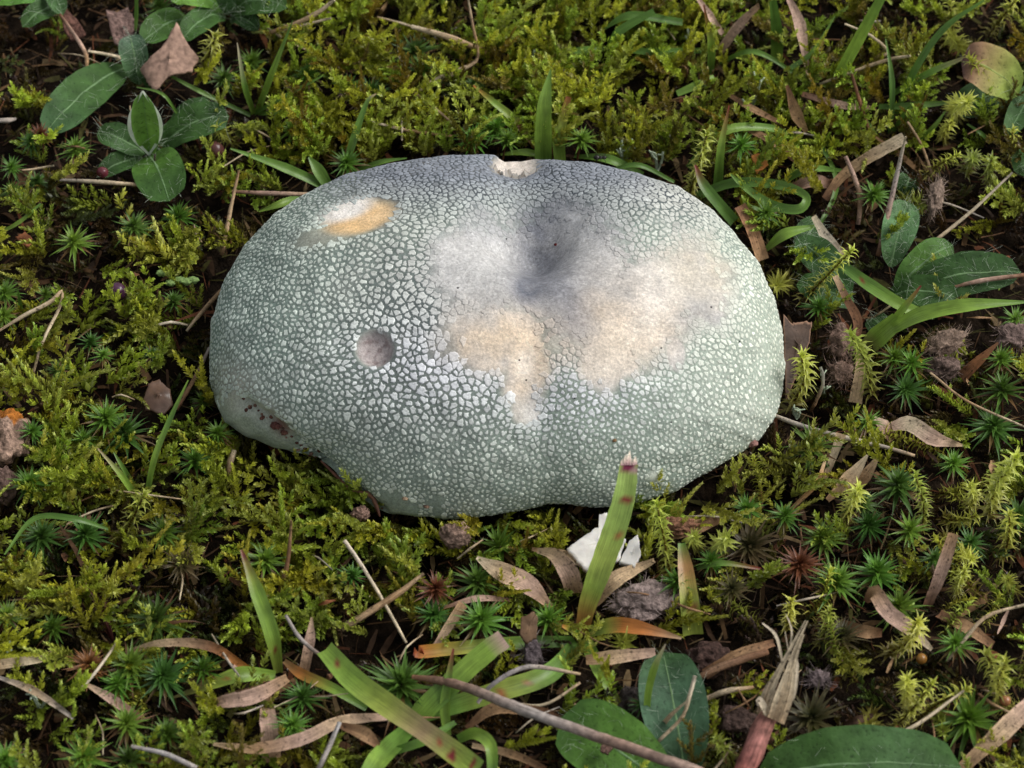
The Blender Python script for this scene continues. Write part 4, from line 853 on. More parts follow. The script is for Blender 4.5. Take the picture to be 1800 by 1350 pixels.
# straws and twigs (tubes)
STRAW = [
 ('long straight brown twig lying across wood-rush and hairy leaf', 'twig', [(725,1190,1.2),(800,1202,1.4),(900,1240,1.7),(1000,1277,1.8),(1110,1315,1.9),(1235,1358,1.9)], [4,8,9,9,9,9], [brn, (.24,.16,.12), grey, (.26,.17,.13), (.28,.20,.16)]),
 ('pink-brown split straw standing over the hairy leaves', 'straw', [(1592,240,2.6),(1578,300,1.9),(1560,380,1.2),(1543,450,.6)], [2,4.5,5,4.5], [straw, grey, pink, brn]),
 ('thin cream straw leaning over bare soil', 'straw', [(1780,303,1.9),(1700,378,1.2),(1600,456,.6)], [2,3.2,3.6], [cream, straw, tan]),
 ('grey-white weathered straw sticking out from under the cap', 'straw', [(1352,727,.7),(1420,752,.9),(1480,768,1.0),(1545,783,.9),(1608,801,.8)], [3.5,4.5,4.5,4,3], [cream, grey, cream, grey, tan]),
 ('bent cream straw hooked over the spiky moss', 'straw', [(1805,1062,1.5),(1735,1083,1.5),(1695,1125,1.2),(1665,1162,.8)], [2.6,3.2,3,2], [straw, tan, straw, straw]),
 ('buff straw lying along the edge of the big round leaf', 'straw', [(1694,1214,1.5),(1600,1280,1.3),(1520,1302,1.2),(1430,1300,1.0)], [2.2,3.4,3.8,3], [straw, straw, tan, tan2]),
 ('pale kinked straw leaning on star moss in front of the cap', 'straw', [(605,950,1.6),(630,985,1.4),(670,1050,1.0),(714,1130,.6)], [3.6,3.4,3,2.5], [cream, cream, straw, straw]),
 ('tan dead stem slanting below the moss in front of the cap', 'straw', [(745,1008,1.2),(690,1050,1.0),(600,1105,.7)], [3,6,6], [tan, tan2, tan]),
 ('horizontal pinkish straw ending against the cap', 'straw', [(408,337,1.0),(480,340,1.1),(560,342,1.0)], [3,4.6,3.4], [brn, pink, tan]),
 ('brown straw rising past the straw end beside the cap', 'straw', [(420,300,1.4),(405,370,1.0),(390,448,.5)], [2.2,3.8,4.6], [tan2, tan, tan2]),
 ('pale straw under the hairy rosette leaves', 'straw', [(105,316,.9),(180,320,1.0),(268,327,.9)], [2.5,4.2,2.6], [grey, straw, tan]),
 ('two-stalked grass straw bent over the bare soil', 'straw', [(-4,583,.9),(45,553,1.1),(90,530,1.2),(108,512,1.2),(105,540,1.0),(75,600,.8),(57,662,.5)], [2,4,4,3,3,3.2,2], [tan, straw, tan, tan, straw, tan]),
 ('pale straw touching the shaded flank of the cap', 'straw', [(413,485,1.1),(385,515,1.0),(345,560,.7),(328,582,.6)], [3,4,3.6,2.5], [tan, tan2, tan, straw]),
 ('dark straw running under the lower lobe of the cap', 'straw', [(368,612,.9),(345,660,.9),(310,720,.7)], [3,4,4], [grey, tan2, brn]),
 ('pale straw splinter beside the lower lobe of the cap', 'straw', [(412,792,1.0),(405,812,.9),(400,836,.7)], [5,6,3], [straw, tan, tan2]),
 ('tan dead stalk lying in the moss behind the mushroom', 'straw', [(724,47,1.5),(790,66,1.5),(855,92,1.2)], [4,6.5,5], [straw, tan, tan2]),
 ('frayed dead grass stem kinked above the cap', 'straw', [(822,-6,2.8),(830,40,2.2),(840,100,1.4),(815,120,1.2),(770,140,1.1),(718,168,.9)], [1.8,2.6,3,5,6,3], [straw, tan2, tan, straw, straw]),
 ('thin reddish stem curving under the long leaning grass blade', 'straw', [(1497,130,1.6),(1512,180,1.2),(1530,238,.6)], [3,3.6,3.6], [brn, (.22,.10,.05), brn]),
 ('curved pinkish stem standing inside the tangled grass', 'straw', [(1486,275,1.5),(1503,315,1.2),(1512,350,.8),(1508,395,.4)], [4,4.5,5,4], [pink, pink, tan2, pink]),
 ('bent pale straw tipped sideways by the long leaning grass blade', 'straw', [(1485,42,2.0),(1530,62,1.9),(1560,88,1.7),(1554,98,1.6)], [2,2.6,2.6,4], [straw, straw, tan, tan]),
 ('tan straw crossing behind the long leaning grass blade', 'straw', [(1600,98,1.8),(1550,108,1.5),(1440,148,.9)], [2.5,3.6,2.4], [straw, tan, straw]),
 ('fine brown straw slanting beside the wispy grass tuft', 'straw', [(1595,214,1.4),(1620,255,1.1),(1640,310,.7)], [2.2,2.6,2.6], [tan, tan2, tan]),
 ('brown twig lying across a hairy dark leaf edge', 'twig', [(1675,505,1.0),(1725,493,1.2),(1800,483,1.2)], [2.5,4.5,3.6], [brn, pink, brn]),
 ('very thin straw crossing the star mosses toward soil', 'straw', [(1635,655,1.2),(1700,705,1.1),(1800,750,1.0)], [2.2,2.4,2], [tan, tan2, straw]),
 ('small brown straw behind the bright star moss', 'straw', [(1720,1220,.8),(1745,1238,.9),(1780,1255,.9)], [2.6,3,2], [brn, tan2, tan]),
 ('grey weathered straw near three green star mosses', 'straw', [(232,1312,1.8),(290,1325,1.9),(345,1350,1.9)], [3,4.5,4], [grey, (.45,.42,.40), grey]),
 ('short silvery straw piece leaning beside the curved tan blade', 'straw', [(597,1270,1.9),(580,1310,1.8),(560,1352,1.6)], [3.5,4,4], [(.5,.48,.46), grey, grey]),
 ('fine pale straw lying beside the dead moss brush', 'straw', [(205,1130,1.3),(165,1185,1.1),(115,1240,.8)], [2.2,2.8,2.2], [straw, cream, straw]),
 ('grey bark-like straw touching the wood-rush base', 'straw', [(502,1082,1.3),(530,1125,1.2),(580,1165,1.0),(605,1195,.8)], [3,3.6,3.2,2.4], [grey, grey, brn, grey]),
 ('dark vertical stem rising beside the upright wood-rush blade', 'straw', [(512,915,1.9),(506,985,1.2),(490,1050,.6)], [2,4,5], [tan2, brn, tan2]),
 ('grey fibre strip arched over the wide wood-rush blade', 'straw', [(840,1235,1.0),(870,1200,1.4),(930,1172,1.6),(1020,1185,1.3)], [3,4,4.2,2.5], [grey, (.4,.36,.36), grey, tan]),
 ('tan straw lying under the wide wood-rush blade', 'straw', [(860,1225,.9),(950,1240,1.0),(1020,1200,1.2)], [2,2.6,2.2], [tan, straw, tan]),
 ('pale split straw beside the young grass sprout', 'straw', [(1222,1188,1.9),(1210,1230,1.6),(1198,1262,1.3),(1150,1310,.9)], [3,3.4,3,3], [cream, straw, tan, straw]),
 ('orange-tinted straw beneath the young grass sprout', 'straw', [(1010,1238,1.0),(1060,1262,1.0),(1110,1290,.8)], [2.2,4,3], [tan, tan, tan2]),
 ('thin curled straw beside the dark curled leaf at the cap', 'straw', [(1442,645,1.4),(1448,670,1.2),(1437,700,.8),(1425,722,.5)], [3,3.2,3.4,3], [(.45,.45,.36), (.4,.38,.3), tan2, brn]),
 ('dark horizontal stem in front of the dead reed stalk', 'straw', [(1205,1205,.7),(1260,1175,.9),(1350,1145,1.0)], [4,7,6], [brn, (.25,.15,.09), brn]),
 ('pale dead stem beside the dead reed stalk base', 'straw', [(1238,1230,.8),(1275,1215,1.0),(1325,1208,1.0)], [4,5,3], [tan, straw, tan2]),
 ('white crooked fibre on soil by the cap flank', 'straw', [(270,574,.9),(300,566,1.0),(330,572,.8)], [2.5,2.8,2], [cream, cream, straw]),
 ('small twiglet hooked near the brown fragment', 'twig', [(155,90,1.2),(210,100,1.3),(205,105,1.2)], [2.4,3,2], [straw, straw, tan]),
 ('brown bent stem behind the largest rosette leaf', 'twig', [(105,25,1.6),(140,75,1.3),(152,100,1.2),(152,128,1.0)], [3,4,4,3], [brn, pink, tan2, tan2]),
 ('pale dead stem end lying on the dark soil', 'straw', [(-5,212,.9),(15,211,.9),(27,209,.8)], [4,5,3], [grey, (.5,.42,.36), grey]),
 ('soft tan straw bundle piece near the overlapping oval leaves', 'straw', [(588,0,2.0),(545,30,1.6),(470,60,1.1)], [3,5,4], [straw, tan, tan2]),
 ('second thinner straw lying beside the tan bundle', 'straw', [(582,32,1.6),(530,45,1.4),(488,55,1.2)], [2.4,3,2], [straw, straw, tan]),
 ('reddish straw in moss behind the eaten patch', 'straw', [(655,215,1.1),(720,230,1.0),(795,240,.8)], [2.4,3.4,3], [cream, tan2, brn]),
 ('thin brown straw between dark star mosses behind the mushroom', 'straw', [(712,150,1.2),(770,195,1.0),(815,236,.7)], [2.2,2.6,2.2], [tan2, tan, brn]),
 ('orange-brown stem beside the slim grass blade', 'straw', [(640,195,1.6),(618,245,1.1),(604,275,.8)], [2,2.8,2.4], [brn, (.4,.2,.1), brn])]
for lab, nm, pp, ww, cc in STRAW:
    tag(put(nm, tube(pts3(pp), wcm(ww), cc, 7, .10), 'wood' if nm == 'twig' else 'dry'), lab, nm)
for i in range(70):
    x, y = R(10, 1790), R(10, 1340)
    if inside_cap(x, y, 45): continue
    L = R(35, 120); a = R(0, 6.28); dx, dy = math.cos(a)*L, math.sin(a)*L*.75
    if inside_cap(x + dx, y + dy, 10): continue
    cc = random.choice([(straw, tan), (tan2, brn), (tan, straw, tan), (brn, tan2), (grey, straw)]); r_ = R(1.2, 2.6)
    tag(put('straw', tube(pts3([(x, y, R(.6, 1.1)), (x + dx*.5 + R(-8, 8), y + dy*.5 + R(-8, 8), R(.8, 1.2)), (x + dx, y + dy, R(.5, 1.1))]), wcm([r_*.7, r_, r_*.6]), cc, 6, .1), 'dry'), 'short thin loose straw lying closest to ' + nearest_mark(P(x, y, .8)), 'straw', 'loose thin straws')
for i in range(55):
    x, y = R(10, 1790), R(10, 1340)
    if inside_cap(x, y, 50): continue
    L = R(18, 60); a = R(0, 6.28); dx, dy = math.cos(a)*L, math.sin(a)*L*.75; w_ = R(5, 15)
    c0 = random.choice([brn, tan2, brn, dkb, pink, (.28, .11, .05)])
    tag(blade('dead_leaf_bit', [(x, y, R(.4, .8)), (x + dx*.5, y + dy*.5, R(.5, .95)), (x + dx, y + dy, R(.4, .8))], [w_*.5, w_, w_*.3], [c0, c0], None, 'dry', fold=R(.1, .4), ragged=.12, roll=R(-.6, .6)), 'small brown dead leaf bit closest to ' + nearest_mark(P(x, y, .6)), 'dead leaf', 'brown dead leaf bits in the moss')
# dead reed stalk: red-brown stem with a papery sheath and fibres
t = tag(empty('dead_reed_stalk', P(1300, 1360, .5)), 'dead reed stalk with reddish stem and papery straw sheath', 'stalk'); o3 = P(1300, 1360, .5)
put('stem', tube(pts3([(1305,1365,1.2),(1330,1305,1.4),(1352,1255,1.6)]), wcm([17,18,16]), [(.22,.075,.06), (.30,.13,.11), (.26,.12,.09)], 10, .10), 'wood', t, o3)
shp = []
for k_ in range(9):
    u = (k_ - 4)/4; e = R(.35, 1.0) if k_ != 5 else 1.0
    pth = pts3([(1354 + u*20, 1262 + u*10, 1.8 - abs(u)*.15), (1370 + u*20, 1212 + u*8, 2.2 - abs(u)*.15), (1392 + u*8, 1150 + u*3, 2.6), (1424 + u*3, 1080, 3.1)])
    cp = catmull(pth, 20)[:max(7, int(20*e))]
    shp.append(ribbon(cp[::2], wcm([8, 9, 6, 2]), [np.array(tan)*R(.7, 1.1), np.array(straw)*R(.75, 1.1), np.array(straw)*R(.8, 1.1)], .3, u*-.5 + R(-.2, .2), 16, 3, .05))
put('sheath', join(shp), 'dry', t, o3)
for pp, ww in [([(1350,1255,1.8),(1335,1230,2.0),(1332,1240,1.9)], [12,10,3]), ([(1372,1245,1.8),(1395,1225,2.0),(1402,1170,2.3),(1395,1150,2.4)], [6,5,4,2]), ([(1378,1180,2.3),(1365,1120,2.7),(1340,1095,2.9)], [3,5,2]), ([(1385,1160,2.4),(1392,1110,2.8),(1382,1080,3.0)], [3,3,1]), ([(1388,1155,2.4),(1380,1110,2.8)], [3,1])]:
    put('fibre', ribbon(pts3(pp), wcm(ww), [straw, cream], .2, 0, 10, 3), 'dry', t, o3)

# hairy leaves
def ovate(n=14, a=.55, b=.5, stalk=.10):
    t_ = np.linspace(0, 1, n); w_ = np.clip(t_, 0, 1)**a*np.clip(1 - t_, 0, 1)**b; w_ /= w_.max(); return np.maximum(w_, np.where(t_ < .3, stalk, .015))
def hairs(geo, n_, L, seed):
    rs = random.Random(seed); v, f, c, u = geo; parts = []
    for i in range(n_):
        q_ = rs.choice(f); w_ = [rs.random() for _ in range(4)]; sm = sum(w_); p = sum(v[a]*x/sm for a, x in zip(q_, w_))
        nm = np.cross(v[q_[1]] - v[q_[0]], v[q_[3]] - v[q_[0]]); nm /= np.linalg.norm(nm) + 1e-9
        if nm[2] < 0: nm = -nm
        d = nm*rs.uniform(.25, .8) + np.array([rs.uniform(-1, 1), rs.uniform(-1, 1), rs.uniform(-.2, .4)]); d /= np.linalg.norm(d); l_ = L*rs.uniform(.5, 1.3)
        e = np.array([rs.uniform(-1, 1), rs.uniform(-1, 1), rs.uniform(-.5, .1)])*l_*.35
        parts.append(ribbon([p, p + d*l_*.5 + e*.3, p + d*l_ + e], [.005, .0045, .002], [(.42, .5, .38), (.66, .72, .6)], 0, rs.uniform(0, 3), 4, 2))
    return join(parts)
def hairy_leaf(parent, o3, base, tip, wpx, cc, lift=.25, nh=60, hl=.28, fold=.10, roll=0, prof=None, mid=None, name='leaf', rib=(.16, .27, .12)):
    a, b = P(*base), P(*tip); m_ = (a + b)/2 + np.array([0, 0, lift]) if mid is None else P(*mid)
    pts = [a, (a + m_)/2 + (0, 0, lift*.35), m_, (m_ + b)/2 + (0, 0, lift*.2), b]
    geo = ribbon(pts, list(ovate() if prof is None else prof)*1 and [q_*wpx/PXCM for q_ in (ovate() if prof is None else prof)], cc, fold, roll, 26, 11, 0)
    v = geo[0]; v[:, 2] += np.array([.05*noise.noise(tuple(q_*2.2)) + .018*noise.noise(tuple(q_*7)) for q_ in v])
    lf = put(name, geo, 'leaf', parent, o3)
    rb = ribbon(np.array(pts)*1.0 + (0, -.004, .018), [.045, .04, .03, .01], [rib, rib], -.25, roll, 26, 3); vv = rb[0]
    c0 = v.reshape(26, 11, 3)[:, 5]; vv[:] = (vv.reshape(26, 3, 3) - vv.reshape(26, 3, 3)[:, 1:2] + c0[:, None] + np.array([0, -.004, .014])).reshape(-1, 3)
    put('midrib', rb, 'leaf', lf, o3)
    if nh:
        h = put('hairs', hairs(geo, nh, hl, int(base[0]*7 + tip[0])), 'hair', lf, o3); h['kind'] = 'stuff'
    return lf
L1 = (.050, .115, .026); L2 = (.040, .092, .026); L3 = (.16, .32, .05); L4 = (.075, .155, .052); L5 = (.088, .195, .032)
t = tag(empty('hairy_rosette', P(262,276,.4)), 'small rosette of white-haired oval leaves with one upright pale-edged leaf', 'plant'); o3 = P(262,276,.4)
hairy_leaf(t, o3, (262,274,.5), (298,354,1.1), 94, [L5, L5, L1, L1], .25, 55, .25, .06, prof=ovate(14,.40,.34))
hairy_leaf(t, o3, (275,265,.5), (403,205,1.2), 66, [L1, L1, L2], .3, 80, .35, .12, prof=ovate(14,.6,.4))
up_leaf = hairy_leaf(t, o3, (264,272,.5), (250,160,2.6), 50, [L3, (.17,.33,.06), (.15,.30,.06)], .05, 90, .3, .28, prof=ovate(14,.6,.5))
up_leaf['label'] = 'upright bright green young leaf with white edges'
for sgn in (-1, 1):
    put('white_margin', ribbon(pts3([(262,272,.6),(257 + sgn*24,240,1.2),(254 + sgn*25,205,1.8),(251,160,2.65)]), [.05,.085,.085,.04], [(.8,.84,.75),(.75,.8,.68)], .1, 0, 20, 3), 'hair', up_leaf, o3)
hairy_leaf(t, o3, (255,273,.5), (170,235,1.0), 50, [L1, L4, L1], .2, 70, .3, .15)
hairy_leaf(t, o3, (250,278,.4), (172,312,.6), 42, [L1, L2], .15, 40, .25, .2)
hairy_leaf(t, o3, (300,230,.4), (372,180,.8), 36, [L2, L2], .2, 40, .3, .2)
t = tag(empty('hairy_leaf_plant', P(225,120,.4)), 'plant with one large flat dark oval leaf and a grey-haired upright leaf', 'plant'); o3 = P(225,120,.4)
hairy_leaf(t, o3, (222,118,.6), (78,236,1.0), 86, [L1, L1, (.052,.115,.045)], .25, 30, .25, .05, prof=ovate(14,.6,.5))
hairy_leaf(t, o3, (245,148,.5), (228,62,1.3), 54, [L4, (.10,.17,.11)], .2, 90, .35, .2)
hairy_leaf(t, o3, (268,158,.4), (245,115,.9), 34, [L2, L2], .2, 30, .3, .2)
t = tag(empty('hairy_leaf_plant', P(420,30,.4)), 'leafy plant with overlapping oval hairy leaves behind the brown fragment', 'plant'); o3 = P(420,30,.4)
hairy_leaf(t, o3, (335,40,.6), (250,75,1.1), 62, [L5, L1], .25, 60, .3, .1)
hairy_leaf(t, o3, (395,30,.7), (318,75,1.2), 52, [L1, L1], .3, 50, .3, .15)
hairy_leaf(t, o3, (405,22,.8), (505,12,1.5), 64, [L1, L1], .3, 50, .3, .1)
hairy_leaf(t, o3, (395,20,.8), (300,2,1.6), 44, [L5, L3], .3, 50, .3, .15)
hairy_leaf(t, o3, (400,25,.8), (398,-40,1.9), 50, [L4, L4], .3, 50, .3, .15)
hairy_leaf(t, o3, (405,35,.6), (455,55,.9), 36, [L2, L2], .2, 40, .3, .15)
t = tag(empty('hairy_leaf_plant', P(60,20,.4)), 'bright green smooth leaf above a darker small leaf', 'plant'); o3 = P(60,20,.4)
hairy_leaf(t, o3, (-60,10,1.0), (72,-4,1.5), 56, [L3, (.10,.24,.05)], .3, 15, .25, .1)
hairy_leaf(t, o3, (110,10,.7), (40,48,.9), 46, [L2, L1], .2, 40, .3, .12)
hairy_leaf(t, o3, (85,-25,.9), (110,25,1.1), 40, [L4, L4], .2, 40, .3, .12)
t = tag(empty('hairy_leaf_plant', P(1560,520,.4)), 'spreading hairy plant with broad dark green leaves between wood-rush and bare soil', 'plant'); o3 = P(1560,520,.4)
hairy_leaf(t, o3, (1575,515,.6), (1675,430,1.1), 62, [L1, L5, L1], .25, 70, .3, .08)
hairy_leaf(t, o3, (1585,520,.6), (1795,478,1.1), 78, [L1, L2, L2], .3, 110, .3, .06)
hairy_leaf(t, o3, (1560,525,.6), (1685,525,.9), 60, [L1, L2], .25, 70, .3, .1)
hairy_leaf(t, o3, (1495,520,.5), (1400,420,.9), 64, [L2, L2, L4], .2, 80, .3, .08)
hairy_leaf(t, o3, (1565,470,.5), (1595,355,1.1), 64, [L4, (.12,.24,.10), L4], .25, 160, .22, .12)
hairy_leaf(t, o3, (1500,540,.4), (1400,500,.8), 52, [L4, L1], .2, 80, .3, .1)
hairy_leaf(t, o3, (1530,560,.4), (1560,600,.6), 46, [L2, L2], .15, 50, .3, .1)
hairy_leaf(t, o3, (1590,345,.4), (1600,310,.7), 44, [L2, L2], .15, 40, .3, .1)
hairy_leaf(t, o3, (1440,390,.4), (1405,440,.7), 50, [L2, L2], .15, 70, .3, .1)
t = tag(empty('yellowing_leaf_plant', P(1740,200,.4)), 'round yellow-green leaf with purple tip above a dark green leaf', 'plant'); o3 = P(1740,200,.4)
hairy_leaf(t, o3, (1790,165,1.2), (1690,108,1.9), 92, [(.22,.33,.06), (.30,.36,.08), (.36,.31,.10), (.30,.18,.10), (.05,.02,.03)], .25, 10, .2, .08, prof=ovate(14,.40,.34), rib=(.3,.36,.1))
hairy_leaf(t, o3, (1800,160,.5), (1670,200,.8), 70, [L2, L2], .2, 30, .25, .1)
hairy_leaf(t, o3, (1830,150,.7), (1770,240,1.0), 50, [L2, L4], .2, 40, .25, .1)
hairy_leaf(t, o3, (1830,300,.5), (1782,300,.9), 60, [L1, L1], .2, 30, .25, .1)
t = tag(empty('broad_leaf', P(1190,1360,.4)), 'dark hairy leaf standing upright beside the young grass sprout', 'leaf'); o3 = P(1190,1360,.4)
hairy_leaf(t, o3, (1205,1375,.4), (1165,1145,1.3), 108, [L2, (.062,.135,.07), (.058,.12,.065), L2], .25, 90, .25, .10, prof=ovate(14,.5,.42), name='leaf_blade')
t = tag(empty('broad_leaf', P(1160,1380,.4)), 'hairy green leaf with a brown spot lying under the long twig', 'leaf'); o3 = P(1160,1380,.4)
lf = hairy_leaf(t, o3, (1175,1390,.6), (985,1262,1.0), 120, [L1, L5, L5, L1], .2, 100, .25, .06, prof=ovate(14,.5,.36), name='leaf_blade')
t = tag(empty('broad_leaf', P(1380,1360,.4)), 'big rounded dark green leaf under the buff straw', 'leaf'); o3 = P(1380,1360,.4)
hairy_leaf(t, o3, (1330,1370,.9), (1690,1350,1.2), 120, [L1, L1, (.07,.145,.05), L1], .35, 60, .2, .05, prof=ovate(14,.42,.42), name='leaf_blade')

# ------------------------------------------------------------------ crumbs, clods, berries, scraps
def lump(c, rad, colf, amp=.25, sc_=3.0, sub=4, rot=0.0):
    import bmesh
    bm = bmesh.new(); bmesh.ops.create_icosphere(bm, subdivisions=sub, radius=1.0)
    v = np.array([q_.co[:] for q_ in bm.verts]); f = [tuple(q_.index for q_ in ff.verts) for ff in bm.faces]; bm.free()
    of = Vector((c[0]*3, c[1]*3, 1)); k_ = np.array([amp*noise.fractal(Vector(q_)*sc_ + of, 1.0, 2.0, 4) for q_ in v])
    v2 = v*(1 + k_)[:, None]*np.array(rad); ca, sa = math.cos(rot), math.sin(rot)
    v2 = v2 @ np.array([[ca, sa, 0], [-sa, ca, 0], [0, 0, 1.0]]); cc = np.array([colf(q_, kk) for q_, kk in zip(v, k_)])
    return v2 + np.array(c), f, cc, v[:, :2]
def flat(col, var=.25): return lambda q_, kk: np.array(col)*(1 + var*kk*4)
def crumb(name, px_, py_, z, rad, col, lab, cat, amp=.25, mat='crumb', rot=0.0, group=None, sc_=3.0, sub=4, colf=None):
    c = P(px_, py_, z); o = put(name, lump(c, rad, colf or flat(col), amp, sc_, sub, rot), mat, None, c - (0, 0, rad[2]*.8))
    return tag(o, lab, cat, group)
def clod_col(q_, kk):
    base_ = np.array([.30, .20, .15])*(1 + 1.6*kk)
    return np.array([.45, .16, .03])*(1 + kk) if q_[1] > .45 + kk and q_[0] > -.3 else base_
crumb('clod', 8, 770, .8, (.50, .62, .45), None, 'lumpy grey-brown clod with an orange patch lying on moss', 'clod', .38, colf=clod_col, sc_=1.7)
crumb('clod', 6, 852, .6, (.26, .38, .28), (.17, .11, .09), 'small dark clod under the orange-patched clod', 'clod', .35)
crumb('soil_crumb', 801, 940, 1.0, (.30, .24, .28), (.30, .20, .155), 'grainy brown soil crumb in front of the cap', 'soil crumb', .3, sc_=4)
crumb('soil_crumb', 634, 903, .9, (.18, .15, .14), (.26, .165, .13), 'soil crumb wedged under the cap fold', 'soil crumb', .35, sc_=4)
crumb('soil_crumb', 1195, 925, .9, (.35, .18, .16), (.20, .10, .06), 'reddish brown soil crumb beside the white scrap', 'soil crumb', .4)
def on_cap(px_, py_, off=0.0):
    o = TOC*DIST; d = P(px_, py_, 0) - o; d /= np.linalg.norm(d)
    h = bvh.ray_cast(Vector(o), Vector(d))
    if h[0] is None: h = bvh.find_nearest(Vector(P(px_, py_, 1.0)))
    return np.array(h[0]) + np.array(h[1])*off
CAPBITS = [(1322,779,.12,(.26,.14,.12),'reddish soil crumb stuck to the cap margin'),(1080,774,.05,(.20,.12,.06),'tiny brown seed on the cap face'),(977,430,.04,(.12,.02,.02),'tiny dark red speck in the felted cap centre'),
 (485,748,.11,(.14,.06,.05),'brown soil smear along the cap fold'),(500,760,.08,(.17,.08,.06),'brown crumb inside the cap fold'),(524,790,.05,(.25,.17,.13),'pale crumb at the lower end of the cap fold'),(440,715,.05,(.28,.17,.12),'fine brown grit on the lower cap lobe'),
 (712,876,.06,(.42,.30,.20),'buff crumb on the worn lower cap margin'),(750,890,.06,(.25,.16,.11),'brown grit on the lower cap margin')]
for x, y, r_, c_, lab in CAPBITS:
    c = on_cap(x, y); o = put('cap_crumb', lump(c, (r_, r_*.8, r_*.6), flat(c_), .35, 2.5, 3), 'crumb', None, c); tag(o, lab, 'crumb')
for k_, (x, y) in enumerate([(913,633),(925,668),(1162,612),(1300,600),(1010,700),(890,420),(805,506),(640,700),(400,690),(1250,540),(1180,742),(1350,700),(700,830),(1000,800)]):
    c = on_cap(x, y); o = put('black_speck', lump(c, (.022, .018, .015), flat((.01, .01, .01)), .3, 2, 2), 'crumb', None, c); tag(o, 'tiny black speck on the cap skin', 'speck', 'black specks dotted over the cap')
sm = []
for k_ in range(46):
    i = min(4, int(k_/46*5)); a, b = cl[i], cl[i + 1]; q_ = a + (b - a)*random.random() + RNG.normal(0, 4, 2)
    if not inside_cap(q_[0], q_[1], -3): continue
    r_ = R(.015, .05); sm.append(lump(on_cap(q_[0], q_[1]), (r_, r_, r_*.7), flat(random.choice([(.13, .06, .045), (.2, .12, .09), (.09, .04, .03)])), .4, 2, 2))
tag(put('soil_smear', join(sm), 'crumb'), 'gritty brown soil smeared along the fold of the cap', 'soil')
t_ = put('root_fibre', tube([on_cap(x, y, .03) for x, y in [(560,812),(590,838),(615,862),(640,885)]] + [P(668, 908, .8)], wcm([1.5, 3, 3.5, 4, 2]), [(.2,.09,.06), (.16,.07,.05), (.3,.16,.1), (.18,.08,.06)], 7, .35), 'wood')
tag(t_, 'reddish root fibre pressed along the lower edge of the cap', 'root')
def berry(px_, py_, z, r_, col, lab):
    c = P(px_, py_, z); crumb('berry', px_, py_, z, (r_, r_*.95, r_), col, lab, 'berry', .06, 'berry', 0, None, 1.2)
berry(205, 513, .7, .21, (.075, .025, .06), 'dark purple berry lying on the soil')
berry(379, 264, .8, .19, (.12, .045, .04), 'brown-red berry behind the hairy rosette leaf')
berry(180, 303, .7, .13, (.14, .03, .04), 'small red berry under the hairy rosette')
berry(1620, 1158, .8, .11, (.30, .14, .03), 'tiny amber seed below the curled dead blade')
berry(1767, 1232, .9, .11, (.32, .14, .06), 'small orange-brown seed beside the bright star moss')
crumb('clod', 1245, 1160, .5, (.42, .34, .25), (.055, .032, .026), 'dark brown rotten lump beneath the tapering orange wood-rush blade', 'clod', .45, sc_=2.2)
def scrap(name, poly, z, th, col, lab, cat, mat, tilt=(0, 0), bend=.0, amp=.03, edge=None, curl=0.0):
    """thin solid piece: outline in pixels on a tilted plane, triangulated as a fan grid, with thickness"""
    c2 = np.mean(poly, 0); rings = [0, .35, .65, .88, 1.0]; m_ = 6; pp = []
    for a, b in zip(poly, poly[1:] + poly[:1]):
        for q_ in range(m_): pp.append(np.array(a) + (np.array(b) - np.array(a))*q_/m_ + (np.array([R(-1, 1), R(-1, 1)])*1.3))
    nn_ = len(pp); topv, cc = [], []
    cen = P(*c2, z)
    for r_ in rings:
        for q_ in pp:
            x, y = c2 + (q_ - c2)*max(r_, .01); w_ = P(x, y, z); d = w_ - cen
            w_[2] += d[0]*tilt[0] + d[1]*tilt[1] + bend*(d[0]**2) + curl*r_**3 + amp*noise.noise(tuple(w_*3.0))
            topv.append(w_); k_ = np.array(col)*(1 + .35*noise.noise(tuple(w_*6)))
            if edge is not None and r_ > .95: k_ = np.array(edge)
            cc.append(k_)
    n1 = len(topv); v = np.array(topv + [q_ - np.array([0, 0, th]) for q_ in topv]); F_ = []
    for i in range(len(rings) - 1):
        for j in range(nn_):
            j2 = (j + 1) % nn_; F_.append((i*nn_ + j, i*nn_ + j2, (i+1)*nn_ + j2, (i+1)*nn_ + j)); F_.append((n1 + i*nn_ + j, n1 + (i+1)*nn_ + j, n1 + (i+1)*nn_ + j2, n1 + i*nn_ + j2))
    e = (len(rings) - 1)*nn_
    for j in range(nn_):
        j2 = (j + 1) % nn_; F_.append((e + j, e + j2, n1 + e + j2, n1 + e + j))
    F_.append(tuple(range(nn_)))
    o = put(name, (v, F_, np.array(cc + cc), v[:, :2]), mat, None, cen)
    return tag(o, lab, cat)
scrap('leaf_fragment', [(245,104),(283,86),(312,53),(330,80),(348,96),(336,117),(300,126),(268,144),(256,125)], 1.5, .06, (.34,.22,.165), 'pinkish-brown torn dead leaf fragment resting on hairy leaves', 'dead leaf', 'litter', (.1,.25), -.5, .06)
scrap('leaf_fragment', [(188,30),(225,22),(240,45),(225,85),(200,70)], 1.0, .06, (.20,.13,.11), 'grey-brown crumpled dead leaf behind the torn fragment', 'dead leaf', 'crumb', (0,.3), .6, .12)
scrap('leaf_fragment', [(113,20),(135,35),(150,60),(125,65),(110,50)], .9, .05, (.12,.06,.045), 'dark reddish dead leaf bit beside the bent brown stem', 'dead leaf', 'crumb', (0,.3), .6, .12)
scrap('mushroom_scrap', [(997,962),(1022,945),(1052,932),(1054,914),(1066,913),(1072,935),(1100,950),(1088,980),(1060,985),(1030,992),(1015,980)], 1.15, .10, (.78,.75,.70), 'white broken piece of mushroom flesh behind the snapped blade', 'mushroom scrap', 'flesh', (.05,.35), .1, .03)
